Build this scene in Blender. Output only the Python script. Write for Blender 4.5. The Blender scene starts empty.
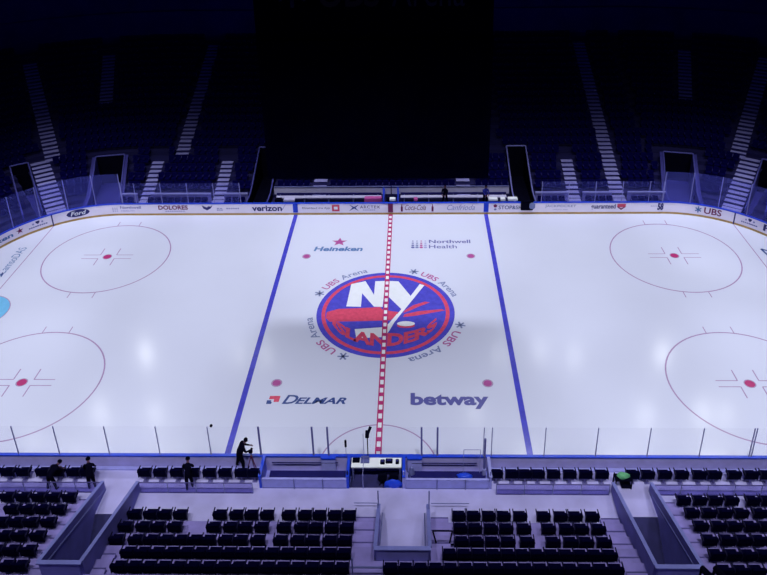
import bpy, math, random
from mathutils import Vector, Matrix
random.seed(7)
PI = math.pi
scn = bpy.context.scene
COL = scn.collection

# ------------------------------------------------------------------ camera
F = 747.4062
CX, CY, CZ = 1.8978, -40.4799, 30.2515
PITCH, YAW, ROLL = 0.4157, 0.0243, -0.0153
PX, PY = 13.3163, -147.5103
fwd = Vector((-math.sin(YAW) * math.cos(PITCH), math.cos(YAW) * math.cos(PITCH), -math.sin(PITCH)))
rgt0 = Vector((math.cos(YAW), math.sin(YAW), 0))
up0 = rgt0.cross(fwd)
cr, sr = math.cos(ROLL), math.sin(ROLL)
rgt = rgt0 * cr + up0 * sr
up = up0 * cr - rgt0 * sr
cd = bpy.data.cameras.new('camera')
cam = bpy.data.objects.new('camera', cd)
COL.objects.link(cam)
m = Matrix((rgt, up, -fwd)).transposed().to_4x4()
m.translation = (CX, CY, CZ)
cam.matrix_world = m
cd.sensor_width = 36
cd.lens = F / 767 * 36
cd.shift_x = -PX / 767
cd.shift_y = PY / 767
cd.clip_end = 400
scn.camera = cam


def ray(u, v):
    return fwd + rgt * ((u - 383.5 - PX) / F) + up * (-(v - 287.5 - PY) / F)


def at_z(u, v, z):
    r = ray(u, v)
    t = (z - CZ) / r.z
    return Vector((CX, CY, CZ)) + r * t


def at_y(u, v, y):
    r = ray(u, v)
    t = (y - CY) / r.y
    return Vector((CX, CY, CZ)) + r * t


# ------------------------------------------------------------------ materials
MATS = {}


def lin(c):
    return tuple(((x / 255) / 12.92 if x / 255 <= .04045 else ((x / 255 + .055) / 1.055) ** 2.4) for x in c)


def mat(name, col, rough=.6, spec=.3, metal=0, noise=0, scale=5, bump=0):
    """col: linear base colour; noise: relative mottling of the colour."""
    if name in MATS:
        return MATS[name]
    mt = bpy.data.materials.new(name)
    mt.use_nodes = True
    nt = mt.node_tree
    b = nt.nodes['Principled BSDF']
    b.inputs['Base Color'].default_value = (*col, 1)
    b.inputs['Roughness'].default_value = rough
    b.inputs['Specular IOR Level'].default_value = spec
    b.inputs['Metallic'].default_value = metal
    if noise:
        tc = nt.nodes.new('ShaderNodeTexCoord')
        n = nt.nodes.new('ShaderNodeTexNoise')
        n.inputs['Scale'].default_value = scale
        n.inputs['Detail'].default_value = 5
        r = nt.nodes.new('ShaderNodeValToRGB')
        r.color_ramp.elements[0].position = .3
        r.color_ramp.elements[1].position = .7
        r.color_ramp.elements[0].color = (*[max(0, c * (1 - noise)) for c in col], 1)
        r.color_ramp.elements[1].color = (*[min(1, c * (1 + noise)) for c in col], 1)
        nt.links.new(tc.outputs['Object'], n.inputs['Vector'])
        nt.links.new(n.outputs['Fac'], r.inputs['Fac'])
        nt.links.new(r.outputs['Color'], b.inputs['Base Color'])
        if bump:
            bp = nt.nodes.new('ShaderNodeBump')
            bp.inputs['Strength'].default_value = bump
            bp.inputs['Distance'].default_value = .02
            nt.links.new(n.outputs['Fac'], bp.inputs['Height'])
            nt.links.new(bp.outputs['Normal'], b.inputs['Normal'])
    MATS[name] = mt
    return mt


def glass_mat(name, haze, tint, hcol, rough=.25):
    mt = bpy.data.materials.new(name)
    mt.use_nodes = True
    nt = mt.node_tree
    nt.nodes.clear()
    out = nt.nodes.new('ShaderNodeOutputMaterial')
    tr = nt.nodes.new('ShaderNodeBsdfTransparent')
    tr.inputs[0].default_value = (*tint, 1)
    df = nt.nodes.new('ShaderNodeBsdfDiffuse')
    df.inputs[0].default_value = (*hcol, 1)
    tl = nt.nodes.new('ShaderNodeBsdfTranslucent')
    tl.inputs[0].default_value = (*hcol, 1)
    gl = nt.nodes.new('ShaderNodeBsdfGlossy')
    gl.inputs['Roughness'].default_value = rough
    gl.inputs[0].default_value = (.4, .4, 1, 1)
    tc = nt.nodes.new('ShaderNodeTexCoord')
    n = nt.nodes.new('ShaderNodeTexNoise')
    n.inputs['Scale'].default_value = .9
    mp = nt.nodes.new('ShaderNodeMapRange')
    mp.inputs['To Min'].default_value = haze * .6
    mp.inputs['To Max'].default_value = haze * 1.4
    nt.links.new(tc.outputs['Object'], n.inputs['Vector'])
    nt.links.new(n.outputs['Fac'], mp.inputs['Value'])
    m0 = nt.nodes.new('ShaderNodeMixShader')
    m0.inputs[0].default_value = .5
    nt.links.new(df.outputs[0], m0.inputs[1])
    nt.links.new(tl.outputs[0], m0.inputs[2])
    m1 = nt.nodes.new('ShaderNodeMixShader')
    nt.links.new(mp.outputs[0], m1.inputs[0])
    nt.links.new(tr.outputs[0], m1.inputs[1])
    nt.links.new(m0.outputs[0], m1.inputs[2])
    m2 = nt.nodes.new('ShaderNodeMixShader')
    m2.inputs[0].default_value = .012
    nt.links.new(m1.outputs[0], m2.inputs[1])
    nt.links.new(gl.outputs[0], m2.inputs[2])
    nt.links.new(m2.outputs[0], out.inputs[0])
    MATS[name] = mt
    return mt


ICE = mat('ice_surface', (.60, .62, .84), rough=.16, spec=.35, noise=.025, scale=.12)
BOARD = mat('board_plastic', (.80, .75, .96), rough=.4, noise=.03, scale=1)
BOARDBACK = mat('board_outer_panel', (.33, .30, .66), rough=.5, noise=.08, scale=2)
YEL = mat('kick_plate_yellow', (.40, .25, .09), rough=.5, noise=.15, scale=2)
BLUECAP = mat('blue_cap', (.012, .05, .62), rough=.35, noise=.05, scale=3)
BLUELINE = mat('blue_paint', (.055, .055, .52), rough=.2, noise=.15, scale=2)
LOGOBLUE = mat('emblem_blue_paint', (.075, .07, .55), rough=.25, noise=.12, scale=3)
LOGORED = mat('emblem_orange_red_paint', (.60, .07, .15), rough=.25, noise=.12, scale=4)
REDPAINT = mat('red_paint', (.42, .035, .17), rough=.25, noise=.1, scale=3)
THINRED = mat('thin_red_paint', (.36, .24, .48), rough=.25, noise=.08, scale=3)
WHITEPAINT = mat('white_paint', (.74, .76, .90), rough=.25, noise=.03, scale=3)
NAVY = mat('navy_print', (.02, .02, .16), rough=.4, noise=.05, scale=3)
INKBLUE = mat('ink_blue_paint', (.03, .06, .26), rough=.3, noise=.08, scale=3)
GREYBLUE = mat('grey_blue_paint', (.16, .19, .42), rough=.3, noise=.08, scale=3)
PALEINK = mat('pale_ink', (.30, .30, .60), rough=.4, noise=.08, scale=3)
PURPLEINK = mat('violet_blue_paint', (.10, .10, .36), rough=.3, noise=.06, scale=2)
MAROON = mat('maroon_print', (.16, .01, .10), rough=.4, noise=.08, scale=3)
PINK = mat('magenta_paint', (.38, .07, .30), rough=.3, noise=.1, scale=3)
TEAL = mat('teal_paint', (.07, .16, .42), rough=.3, noise=.1, scale=3)
CREASE = mat('crease_blue_paint', (.16, .45, .80), rough=.25, noise=.05, scale=3)
CONC = mat('walkway_concrete', (.37, .345, .68), rough=.75, noise=.12, scale=.8, bump=.1)
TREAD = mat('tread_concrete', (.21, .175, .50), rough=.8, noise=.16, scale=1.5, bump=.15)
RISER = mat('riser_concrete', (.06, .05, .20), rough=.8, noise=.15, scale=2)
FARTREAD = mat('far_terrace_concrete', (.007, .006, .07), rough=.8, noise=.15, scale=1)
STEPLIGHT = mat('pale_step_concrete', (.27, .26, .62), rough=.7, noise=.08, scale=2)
STEPSHADE = mat('shaded_step_riser', (.010, .009, .10), rough=.8, noise=.1, scale=2)  # shade on the risers put into the colour, against the lit treads
WALLMAT = mat('painted_tunnel_wall', (.17, .16, .52), rough=.6, noise=.12, scale=1.5)
WALLCAP = mat('steel_wall_cap', (.17, .18, .52), rough=.45, noise=.1, scale=2)
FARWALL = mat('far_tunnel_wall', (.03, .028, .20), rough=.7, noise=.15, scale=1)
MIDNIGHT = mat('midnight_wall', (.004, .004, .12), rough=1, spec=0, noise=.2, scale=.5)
FARRAIL = mat('dim_far_rail', (.06, .06, .30), rough=.5, noise=.1, scale=3)
TEAMRAIL = mat('team_tunnel_rail', (.16, .16, .50), rough=.5, noise=.1, scale=3)
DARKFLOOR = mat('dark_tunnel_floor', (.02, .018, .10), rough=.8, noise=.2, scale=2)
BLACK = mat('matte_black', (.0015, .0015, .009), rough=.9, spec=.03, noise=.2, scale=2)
SEATM = mat('black_seat_fabric', (.0008, .0006, .016), rough=.9, spec=.02, noise=.2, scale=14)
SEATARM = mat('black_seat_arm', (.004, .003, .03), rough=.6, spec=.1, noise=.2, scale=10)
SEATFRAME = mat('seat_underframe', (.10, .09, .27), rough=.5, spec=.3, noise=.2, scale=10)
FARSEAT = mat('navy_seat_plastic', (.0015, .001, .055), rough=.8, spec=.03, noise=.25, scale=9)
FARARM = mat('grey_arm_tip', (.012, .01, .11), rough=.5, spec=.3, noise=.2, scale=9)
STEEL = mat('brushed_steel', (.13, .14, .38), rough=.4, spec=.5, metal=.3, noise=.1, scale=6)
POSTM = mat('stanchion_aluminium', (.10, .10, .34), rough=.45, spec=.4, noise=.1, scale=6)
THINPOST = mat('panel_joint', (.22, .22, .52), rough=.45, spec=.4, noise=.1, scale=6)
RAILPALE = mat('pale_rail', (.26, .26, .64), rough=.5, spec=.4, noise=.06, scale=4)
PANELM = mat('penalty_panel', (.28, .28, .72), rough=.5, noise=.08, scale=3)
BENCHM = mat('bench_navy', (.012, .011, .10), rough=.8, spec=.05, noise=.12, scale=3)
BENCHPALE = mat('bench_pale', (.42, .40, .68), rough=.5, noise=.06, scale=3)
TABLEM = mat('white_table_top', (.80, .82, .92), rough=.35, noise=.03, scale=3)
CLOTH = mat('black_clothing', (.0015, .0012, .009), rough=.9, spec=.03, noise=.3, scale=9)
CLOTHBLUE = mat('royal_blue_clothing', (.015, .02, .22), rough=.85, spec=.1, noise=.2, scale=9)
SKIN = mat('skin', (.10, .045, .09), rough=.6, noise=.1, scale=20)
HAIR = mat('dark_hair', (.0012, .0009, .006), rough=.95, spec=.02, noise=.3, scale=30)
GREEN = mat('green_fabric', (.10, .32, .17), rough=.8, noise=.2, scale=12)
REDTRI = mat('dull_red_tube', (.10, .02, .09), rough=.5, noise=.1, scale=8)
SCREEN = mat('dark_display', (.0004, .0004, .007), rough=1, spec=0, noise=.2, scale=1)
SBM = mat('black_scoreboard_shell', (.0005, .0005, .008), rough=1, spec=0, noise=.2, scale=1)
SIGNBLUE = mat('unlit_sign_blue', (.006, .006, .05), rough=.6, noise=.1, scale=4)
SIGNRED = mat('unlit_sign_red', (.010, .002, .02), rough=.6, noise=.1, scale=4)
GLASS = glass_mat('board_glass', .13, (.95, .95, 1), (.16, .18, .95))
GLASSF = glass_mat('far_side_glass', .075, (.97, .97, 1), (.16, .18, .95))
GLASSN = glass_mat('clear_board_glass', .012, (1, 1, 1), (.5, .5, .9))
RAILGLASS = glass_mat('rail_glass', .12, (.80, .78, .95), (.2, .2, .6))


# ------------------------------------------------------------------ mesh builder
class MB:
    def __init__(self):
        self.v, self.f, self.mi, self.mats = [], [], [], []

    def mid(self, mt):
        if mt not in self.mats:
            self.mats.append(mt)
        return self.mats.index(mt)

    def quadmesh(self, vs, fs, mt):
        o = len(self.v)
        self.v += [tuple(p) for p in vs]
        k = self.mid(mt)
        for f in fs:
            self.f.append([o + i for i in f])
            self.mi.append(k)
        return self

    def hexa(self, p, mt):
        """p: bottom ring of four then top ring of four."""
        return self.quadmesh(p, [(3, 2, 1, 0), (4, 5, 6, 7), (0, 1, 5, 4), (1, 2, 6, 5), (2, 3, 7, 6), (3, 0, 4, 7)], mt)

    def box(self, x0, x1, y0, y1, z0, z1, mt):
        x0, x1 = min(x0, x1), max(x0, x1)
        y0, y1 = min(y0, y1), max(y0, y1)
        z0, z1 = min(z0, z1), max(z0, z1)
        return self.hexa([(x0, y0, z0), (x1, y0, z0), (x1, y1, z0), (x0, y1, z0), (x0, y0, z1), (x1, y0, z1), (x1, y1, z1), (x0, y1, z1)], mt)

    def cbox(self, x0, x1, y0, y1, z0, z1, mt, c=.03):
        """box with chamfered corners seen along y (rounded back rests, screens)."""
        w = [(x0 + c, z0), (x1 - c, z0), (x1, z0 + c), (x1, z1 - c), (x1 - c, z1), (x0 + c, z1), (x0, z1 - c), (x0, z0 + c)]
        vs = [(x, y0, z) for x, z in w] + [(x, y1, z) for x, z in w]
        fs = [tuple(range(8)), tuple(range(15, 7, -1))] + [(i + 8, (i + 1) % 8 + 8, (i + 1) % 8, i) for i in range(8)]
        return self.quadmesh(vs, fs, mt)

    def bar(self, a, b, r, mt, n=6, r2=None):
        a, b = Vector(a), Vector(b)
        r2 = r if r2 is None else r2
        d = (b - a).normalized()
        s = d.cross(Vector((0, 0, 1)))
        if s.length < .01:
            s = Vector((1, 0, 0))
        s.normalize()
        t = d.cross(s)
        vs = []
        for p, q in ((a, r), (b, r2)):
            for i in range(n):
                g = 2 * PI * i / n
                vs.append(p + s * (math.cos(g) * q) + t * (math.sin(g) * q))
        fs = [(i, (i + 1) % n, (i + 1) % n + n, i + n) for i in range(n)] + [tuple(range(n - 1, -1, -1)), tuple(range(n, 2 * n))]
        return self.quadmesh(vs, fs, mt)

    def poly(self, pts, z, mt):
        return self.quadmesh([(p[0], p[1], z) for p in pts], [tuple(range(len(pts)))], mt)

    def disc(self, cx, cy, r, z, mt, n=40):
        return self.poly([(cx + r * math.cos(2 * PI * i / n), cy + r * math.sin(2 * PI * i / n)) for i in range(n)], z, mt)

    def ring(self, cx, cy, r, w, z, mt, a0=0, a1=2 * PI, n=72):
        vs = []
        for i in range(n + 1):
            a = a0 + (a1 - a0) * i / n
            for q in (r - w / 2, r + w / 2):
                vs.append((cx + q * math.cos(a), cy + q * math.sin(a), z))
        return self.quadmesh(vs, [(2 * i, 2 * i + 1, 2 * i + 3, 2 * i + 2) for i in range(n)], mt)

    def line(self, a, b, w, z, mt):
        a, b = Vector((a[0], a[1])), Vector((b[0], b[1]))
        d = (b - a).normalized()
        n = Vector((-d.y, d.x)) * w / 2
        return self.poly([a + n, a - n, b - n, b + n], z, mt)

    def build(self, name, parent=None, smooth=False, bevel=0):
        me = bpy.data.meshes.new(name)
        me.from_pydata(self.v, [], self.f)
        for mt in self.mats:
            me.materials.append(mt)
        me.polygons.foreach_set('material_index', self.mi)
        if smooth:
            me.polygons.foreach_set('use_smooth', [True] * len(me.polygons))
        me.update()
        o = bpy.data.objects.new(name, me)
        COL.objects.link(o)
        if parent:
            o.parent = parent
        if bevel:
            b = o.modifiers.new('bevel', 'BEVEL')
            b.width = bevel
            b.segments = 2
        return o


def tag(o, label=None, cat=None, group=None, kind=None):
    if label:
        o['label'] = label
    if cat:
        o['category'] = cat
    if group:
        o['group'] = group
    if kind:
        o['kind'] = kind
    return o


def empty(name, loc=(0, 0, 0), rz=0):
    o = bpy.data.objects.new(name, None)
    o.location = loc
    o.rotation_euler.z = rz
    o.empty_display_size = .1
    COL.objects.link(o)
    return o


def copy_tree(o, parent=None):
    c = o.copy()
    COL.objects.link(c)
    if parent:
        c.parent = parent
    for ch in list(o.children):
        copy_tree(ch, c)
    return c


ORD = ['first', 'second', 'third', 'fourth', 'fifth', 'sixth', 'seventh', 'eighth', 'ninth', 'tenth', 'eleventh', 'twelfth', 'thirteenth',
       'fourteenth', 'fifteenth', 'sixteenth', 'seventeenth', 'eighteenth', 'nineteenth', 'twentieth', 'twenty-first', 'twenty-second',
       'twenty-third', 'twenty-fourth', 'twenty-fifth', 'twenty-sixth', 'twenty-seventh', 'twenty-eighth', 'twenty-ninth', 'thirtieth']

# ------------------------------------------------------------------ text
_TC = {}


def glyphs(s, bold=.0, shear=0, space=1.0):
    key = (s, bold, shear, space)
    if key in _TC:
        return _TC[key]
    cu = bpy.data.curves.new('text', 'FONT')
    cu.body = s
    cu.size = 1
    cu.offset = bold
    cu.shear = shear
    cu.space_character = space
    cu.resolution_u = 3
    cu.fill_mode = 'FRONT'
    ob = bpy.data.objects.new('text', cu)
    COL.objects.link(ob)
    dg = bpy.context.evaluated_depsgraph_get()
    dg.update()
    me = bpy.data.meshes.new_from_object(ob.evaluated_get(dg))
    vs = [(v.co.x, v.co.y) for v in me.vertices]
    fs = [tuple(p.vertices) for p in me.polygons]
    bpy.data.objects.remove(ob)
    bpy.data.curves.remove(cu)
    bpy.data.meshes.remove(me)
    x0, x1 = min(v[0] for v in vs), max(v[0] for v in vs)
    y0, y1 = min(v[1] for v in vs), max(v[1] for v in vs)
    vs = [((x - x0) / (x1 - x0), (y - y0) / (y1 - y0)) for x, y in vs]
    _TC[key] = (vs, fs)
    return _TC[key]


def put_text(mb, s, fn, mt, **k):
    """fn maps unit-box (x, y) to a 3-D point."""
    vs, fs = glyphs(s, **k)
    mb.quadmesh([fn(x, y) for x, y in vs], fs, mt)


def ice_box(u0, v0, u1, v1, z):
    """unit box to ice, from the bottom-left and top-right picture corners of an upright word."""
    a, b = at_z(u0, v0, 0), at_z(u1, v0, 0)
    t = at_z((u0 + u1) / 2, v1, 0)
    h = t.y - (a.y + b.y) / 2
    return lambda x, y: (a.x + (b.x - a.x) * x, (a.y + b.y) / 2 + h * y, z)


def star(cx, cy, r, r2=None, rot=PI / 2, n=5):
    r2 = r2 or r * .4
    return [(cx + (r if i % 2 == 0 else r2) * math.cos(rot + PI * i / n), cy + (r if i % 2 == 0 else r2) * math.sin(rot + PI * i / n)) for i in range(2 * n)]


# ------------------------------------------------------------------ rink outline
HX, HY, RC = 30.48, 12.954, 8.534
L1, LA, L2 = HX - RC, PI / 2 * RC, 2 * (HY - RC)
HALF = 2 * L1 + 2 * LA + L2


def rim(s, d=0):
    """point of the rink outline at arc length s from the middle of the far side (s > 0 goes to +x), pushed out by d; with outward normal."""
    sg = 1 if s >= 0 else -1
    t = min(abs(s), HALF)
    if t <= L1:
        p, n = (t, HY), (0, 1)
    elif t <= L1 + LA:
        a = PI / 2 - (t - L1) / RC
        n = (math.cos(a), math.sin(a))
        p = (L1 + RC * n[0], HY - RC + RC * n[1])
    elif t <= L1 + LA + L2:
        p, n = (HX, HY - RC - (t - L1 - LA)), (1, 0)
    elif t <= L1 + 2 * LA + L2:
        a = -(t - L1 - LA - L2) / RC
        n = (math.cos(a), math.sin(a))
        p = (L1 + RC * n[0], -(HY - RC) + RC * n[1])
    else:
        p, n = (L1 - (t - L1 - 2 * LA - L2), -HY), (0, -1)
    return Vector((sg * (p[0] + n[0] * d), p[1] + n[1] * d)), Vector((sg * n[0], n[1]))


def breaks(s0, s1, extra=()):
    """breakpoints between s0 and s1: ends of straights, fine steps round the corners, plus extras."""
    bs = {round(s0, 4), round(s1, 4)}
    c = []
    for sg in (1, -1):
        for a in (L1, L1 + LA + L2):
            c += [sg * (a + LA * i / 40) for i in range(41)]
    for x in list(c) + list(extra):
        if s0 < x < s1:
            bs.add(round(x, 4))
    return sorted(bs)


def sweep(mb, prof, ss, mt, closed=True):
    """sweep a (d, z) outline along the rink outline through arc lengths ss."""
    n = len(prof)
    vs = []
    for s in ss:
        for d, z in prof:
            p, _ = rim(s, d)
            vs.append((p.x, p.y, z))
    fs = []
    for i in range(len(ss) - 1):
        for j in range(n if closed else n - 1):
            k = (j + 1) % n
            fs.append((i * n + j, i * n + k, (i + 1) * n + k, (i + 1) * n + j))
    if closed:
        fs.append(tuple(range(n - 1, -1, -1)))
        fs.append(tuple((len(ss) - 1) * n + j for j in range(n)))
    mb.quadmesh(vs, fs, mt)


# ================================================================== ICE
ice = MB()
pts = [rim(s, 0)[0] for s in breaks(-HALF, HALF)[:-1]]
ice.poly(pts[::-1], 0, ICE)
ice_o = ice.build('floor')
tag(ice_o, 'white ice sheet with painted hockey lines and logos', 'ice', kind='structure')
FT = .3048


def part(mb, name, parent=ice_o, label=None, **k):
    o = mb.build(name, parent, **k)
    if label:
        o['label'] = label
    return o


for sg in (-1, 1):
    b = MB()
    b.box(sg * 25.5 * FT - .16, sg * 25.5 * FT + .16, -HY, HY, .001, .004, BLUELINE)
    part(b, 'blue_line', label='broad blue line across the ice')
b = MB()
b.box(-.17, .17, -HY, HY, .010, .012, REDPAINT)
y = -HY + .2
while y < HY - .3:
    b.box(-.10, .10, y, y + .36, .012, .014, WHITEPAINT)
    y += .66
part(b, 'centre_line', label='red centre line with white dashes')
for sg in (-1, 1):
    b = MB()
    yy = 11.35
    b.line((sg * 27.08, -yy), (sg * 27.08, yy), .07, .004, THINRED)
    part(b, 'goal_line', label='thin red goal line')
    b = MB()
    n = 24
    P = [(sg * 27.08 - sg * 1.83 * math.cos(-PI / 2 + PI * i / n), 1.83 * math.sin(-PI / 2 + PI * i / n)) for i in range(n + 1)]
    b.poly(P if sg < 0 else P[::-1], .003, CREASE)
    b.ring(sg * 27.08, 0, 1.83, .06, .005, THINRED, PI / 2 if sg > 0 else -PI / 2, PI * 1.5 if sg > 0 else PI / 2, 24)
    part(b, 'goal_crease', label='light blue half round goal crease')
    for sy in (-1, 1):
        x0, y0 = sg * 69 * FT, sy * 22 * FT
        b = MB()
        b.ring(x0, y0, 15 * FT, .09, .004, THINRED)
        b.disc(x0, y0, .28, .005, REDPAINT, 20)
        b.ring(x0, y0, .31, .06, .0055, THINRED, n=24)
        for sx in (-1, 1):
            for s2 in (-1, 1):
                xa, ya = x0 + sx * .61, y0 + s2 * .25
                b.line((xa, ya), (xa + sx * 1.25, ya), .06, .004, THINRED)
                b.line((xa, ya), (xa, ya + s2 * .9), .07, .004, THINRED)
                hx = x0 + sx * .86
                b.line((hx, y0 + s2 * 4.52), (hx, y0 + s2 * 5.15), .06, .004, THINRED)
        part(b, 'faceoff_circle', label='red face-off circle with spot and hash marks')
for sg in (-1, 1):
    for sy in (-1, 1):
        b = MB()
        b.disc(sg * 20 * FT, sy * 22 * FT, .25, .004, PINK, 20)
        b.ring(sg * 20 * FT, sy * 22 * FT, .29, .06, .005, THINRED, n=24)
        part(b, 'faceoff_spot', label='magenta neutral zone face-off spot')
b = MB()
b.ring(0, -HY, 10 * FT, .075, .004, THINRED, 0, PI, 40)
part(b, 'referee_crease', label='thin red half circle in front of the scorer table')

# centre emblem ----------------------------------------------------
R0 = 15 * FT


def em(pts_, z, mt, mb):
    mb.poly([at_z(305 + x / 4.794, 262 + y / 4.794, 0).xy for x, y in pts_], z, mt)


b = MB()
b.disc(0, 0, R0 * .995, .003, LOGOBLUE, 80)
b.ring(0, 0, R0 * .895, R0 * .055, .005, LOGORED, n=80)
em([(105, 240), (160, 225), (250, 222), (360, 216), (372, 228), (415, 236), (452, 240), (430, 262), (410, 280), (300, 283), (200, 285), (118, 287), (100, 268)], .0045, LOGORED, b)
em([(478, 232), (520, 207), (575, 190), (598, 194), (545, 214), (505, 232), (470, 245)], .0045, LOGORED, b)
em([(478, 250), (545, 236), (655, 226), (672, 232), (600, 245), (530, 258), (470, 264)], .0045, LOGORED, b)
# N and Y with the hockey stick shaft
em([(198, 213), (222, 106), (290, 92), (331, 158), (337, 92), (385, 91), (372, 216), (330, 214), (274, 150), (268, 215)], .0065, WHITEPAINT, b)
em([(400, 91), (448, 93), (506, 163), (550, 106), (572, 112), (468, 240), (428, 268), (462, 226), (440, 205), (402, 168)], .0065, WHITEPAINT, b)
em([(468, 240), (428, 290), (404, 330), (380, 360), (246, 366), (238, 322), (384, 312), (404, 292), (440, 250)], .0063, WHITEPAINT, b)
# puck
for dy, mt, z in ((9, LOGORED, .0065), (0, WHITEPAINT, .0075)):
    em([(484 + 43 * math.cos(2 * PI * i / 20), 296 + dy + 12 * math.sin(2 * PI * i / 20)) for i in range(20)], z, mt, b)


def arc_low(x, y):
    X = -.745 + 1.48 * x
    h = .29 - .09 * abs(X) / .7
    return (R0 * X, R0 * (-.955 * math.sqrt(max(.01, .80 ** 2 - X * X)) + h * y), .0085)


put_text(b, 'ISLANDERS', arc_low, LOGORED, bold=.045, space=.95)
part(b, 'centre_emblem', label='round blue and orange-red team emblem with white letters')

# arena name four times round the emblem
for a0, a1 in ((156, 107), (68, 20), (-16, -72), (241, 187)):
    b = MB()

    def put(f0, f1, txt, mt, a0=a0, a1=a1, b=b):
        def fn(x, y):
            a = math.radians(a0 + (a1 - a0) * (f0 + (f1 - f0) * x))
            r = R0 * (1.045 + .115 * y)
            return (r * math.cos(a), r * math.sin(a), .004)
        put_text(b, txt, fn, mt, bold=.015)
    put(.14, .46, 'UBS', PINK)
    put(.52, 1., 'Arena', GREYBLUE)
    a = math.radians(a0)
    cx_, cy_ = R0 * 1.10 * math.cos(a), R0 * 1.10 * math.sin(a)
    for k in range(3):
        g = a + k * PI / 3
        dx, dy = .34 * math.cos(g), .34 * math.sin(g)
        b.line((cx_ - dx, cy_ - dy), (cx_ + dx, cy_ + dy), .12, .004, GREYBLUE)
    part(b, 'arena_lettering', label='curved arena name with a three key mark beside the emblem')

# sponsor paint on the ice
b = MB()
put_text(b, 'D', ice_box(281.5, 404, 297.5, 395, .004), INKBLUE, bold=.02, shear=.35)
put_text(b, 'ELMAR', ice_box(294.5, 404, 346, 397.5, .004), INKBLUE, bold=.03, shear=.35)


def icep(P, z, mt, mb):
    mb.poly([at_z(u, v, 0).xy for u, v in P], z, mt)


icep([(266, 404), (267, 400.3), (271.5, 400.3), (270.8, 402), (272, 402), (271, 404)], .004, INKBLUE, b)
icep([(270, 396), (280.5, 396), (278.7, 402), (273.5, 402), (274.2, 399.3), (269, 399.3)], .004, LOGORED, b)
part(b, 'sponsor_paint', label='navy slanted sponsor lettering with red and blue corner mark')
b = MB()
put_text(b, 'betway', ice_box(410.5, 409, 490, 393, .004), PURPLEINK, bold=.04)
part(b, 'sponsor_paint', label='bold violet lower-case sponsor lettering on the ice')
b = MB()
put_text(b, 'Heineken', ice_box(313.5, 251.2, 362.5, 246.6, .004), TEAL, bold=.035, shear=.15)
c0 = at_z(339.5, 242, 0)
b.poly(star(c0.x, c0.y, .62, .25)[::1], .004, PINK)
part(b, 'sponsor_paint', label='teal sponsor lettering under a pink star on the ice')
b = MB()
put_text(b, 'Northwell', ice_box(429, 243.2, 470.5, 239.8, .004), PURPLEINK, bold=.02)
put_text(b, 'Health', ice_box(429, 248.4, 457, 244.8, .004), PURPLEINK, bold=.01)
for i in range(4):
    for j in range(4):
        p = at_z(412.8 + i * 4.2, 247.4 - j * 2.1, 0)
        r = .14 - .022 * j
        b.disc(p.x, p.y, r, .004, (PURPLEINK, GREYBLUE, PINK, PALEINK)[i], 8)
part(b, 'sponsor_paint', label='dotted mark beside two-line violet lettering on the ice')
b = MB()
A, B = at_z(4, 274.5, 0), at_z(27.5, 247.5, 0)
d = (B - A)
nrm = Vector((-d.y, d.x, 0)).normalized() * .62
put_text(b, 'CamsoDAS', lambda x, y: tuple(A + d * x + nrm * y + Vector((0, 0, .004))), TEAL, bold=.0)
icep([(0, 275), (3, 272), (3.6, 274), (1, 277.5)], .004, INKBLUE, b)
part(b, 'sponsor_paint', label='faint teal sponsor lettering slanting behind the goal line')
b = MB()
for p_, q_ in (((761, 249), (772, 252)), ((761, 249), (772, 259)), ((772, 252), (772, 259))):
    b.line(at_z(*p_, 0).xy, at_z(*q_, 0).xy, .16, .004, INKBLUE)
part(b, 'sponsor_paint', label='dark blue triangle outline painted behind the goal line')

# ================================================================== BOARDS
boards = empty('dasher_boards', (0, HY, 0))
tag(boards, 'white dasher boards round the ice with yellow kick plate and blue cap', 'rink boards')
boards.location = (0, 0, 0)
ALL = breaks(-HALF, HALF)


def bpart(mb, name, label=None, **k):
    return part(mb, name, boards, label, **k)


b = MB()
sweep(b, [(0, .17), (.012, .17), (.012, 1.02), (0, 1.02)], ALL, BOARD)
bpart(b, 'board_face')
b = MB()
sweep(b, [(.012, 0), (.10, 0), (.10, 1.02), (.012, 1.02)], ALL, BOARDBACK)
bpart(b, 'board_backing')
b = MB()
sweep(b, [(-.012, 0), (.012, 0), (.012, .17), (-.012, .17)], ALL, YEL)
bpart(b, 'kick_plate', 'yellow kick plate')
b = MB()
sweep(b, [(-.03, 1.02), (.13, 1.02), (.13, 1.09), (-.03, 1.09)], ALL, BLUECAP)
bpart(b, 'cap_rail', 'blue cap rail')


def bp(s, z, off=.014):
    p, n = rim(s, -off)
    return (p.x, p.y, z)


def s_of(u, v=210):
    """arc length on the far boards seen at picture column u (search)."""
    best, bs = 1e9, 0
    s = -40.
    C = Vector((CX, CY, CZ))
    while s < 40:
        p, _ = rim(s, 0)
        q = Vector((p.x, p.y, .6)) - C
        uu = 383.5 + PX + F * q.dot(rgt) / q.dot(fwd)
        if abs(uu - u) < best:
            best, bs = abs(uu - u), s
        s += .02
    return bs


def ad(u0, u1, z0, z1, txt, mt, mb, **k):
    a, c = s_of(u0), s_of(u1)
    put_text(mb, txt, lambda x, y: bp(a + (c - a) * x, z0 + (z1 - z0) * y), mt, **k)


def patch(u0, u1, z0, z1, mt, mb, off=.014):
    a, c = s_of(u0), s_of(u1)
    mb.quadmesh([bp(a, z0, off), bp(c, z0, off), bp(c, z1, off), bp(a, z1, off)], [(0, 1, 2, 3)], mt)


def ppoly(u0, u1, z0, z1, pts_, mt, mb, off=.014):
    a, c = s_of(u0), s_of(u1)
    mb.quadmesh([bp(a + (c - a) * x, z0 + (z1 - z0) * y, off) for x, y in pts_], [tuple(range(len(pts_)))], mt)


def circ(n=20):
    return [(.5 + .5 * math.cos(2 * PI * i / n), .5 + .5 * math.sin(2 * PI * i / n)) for i in range(n)]


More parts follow.
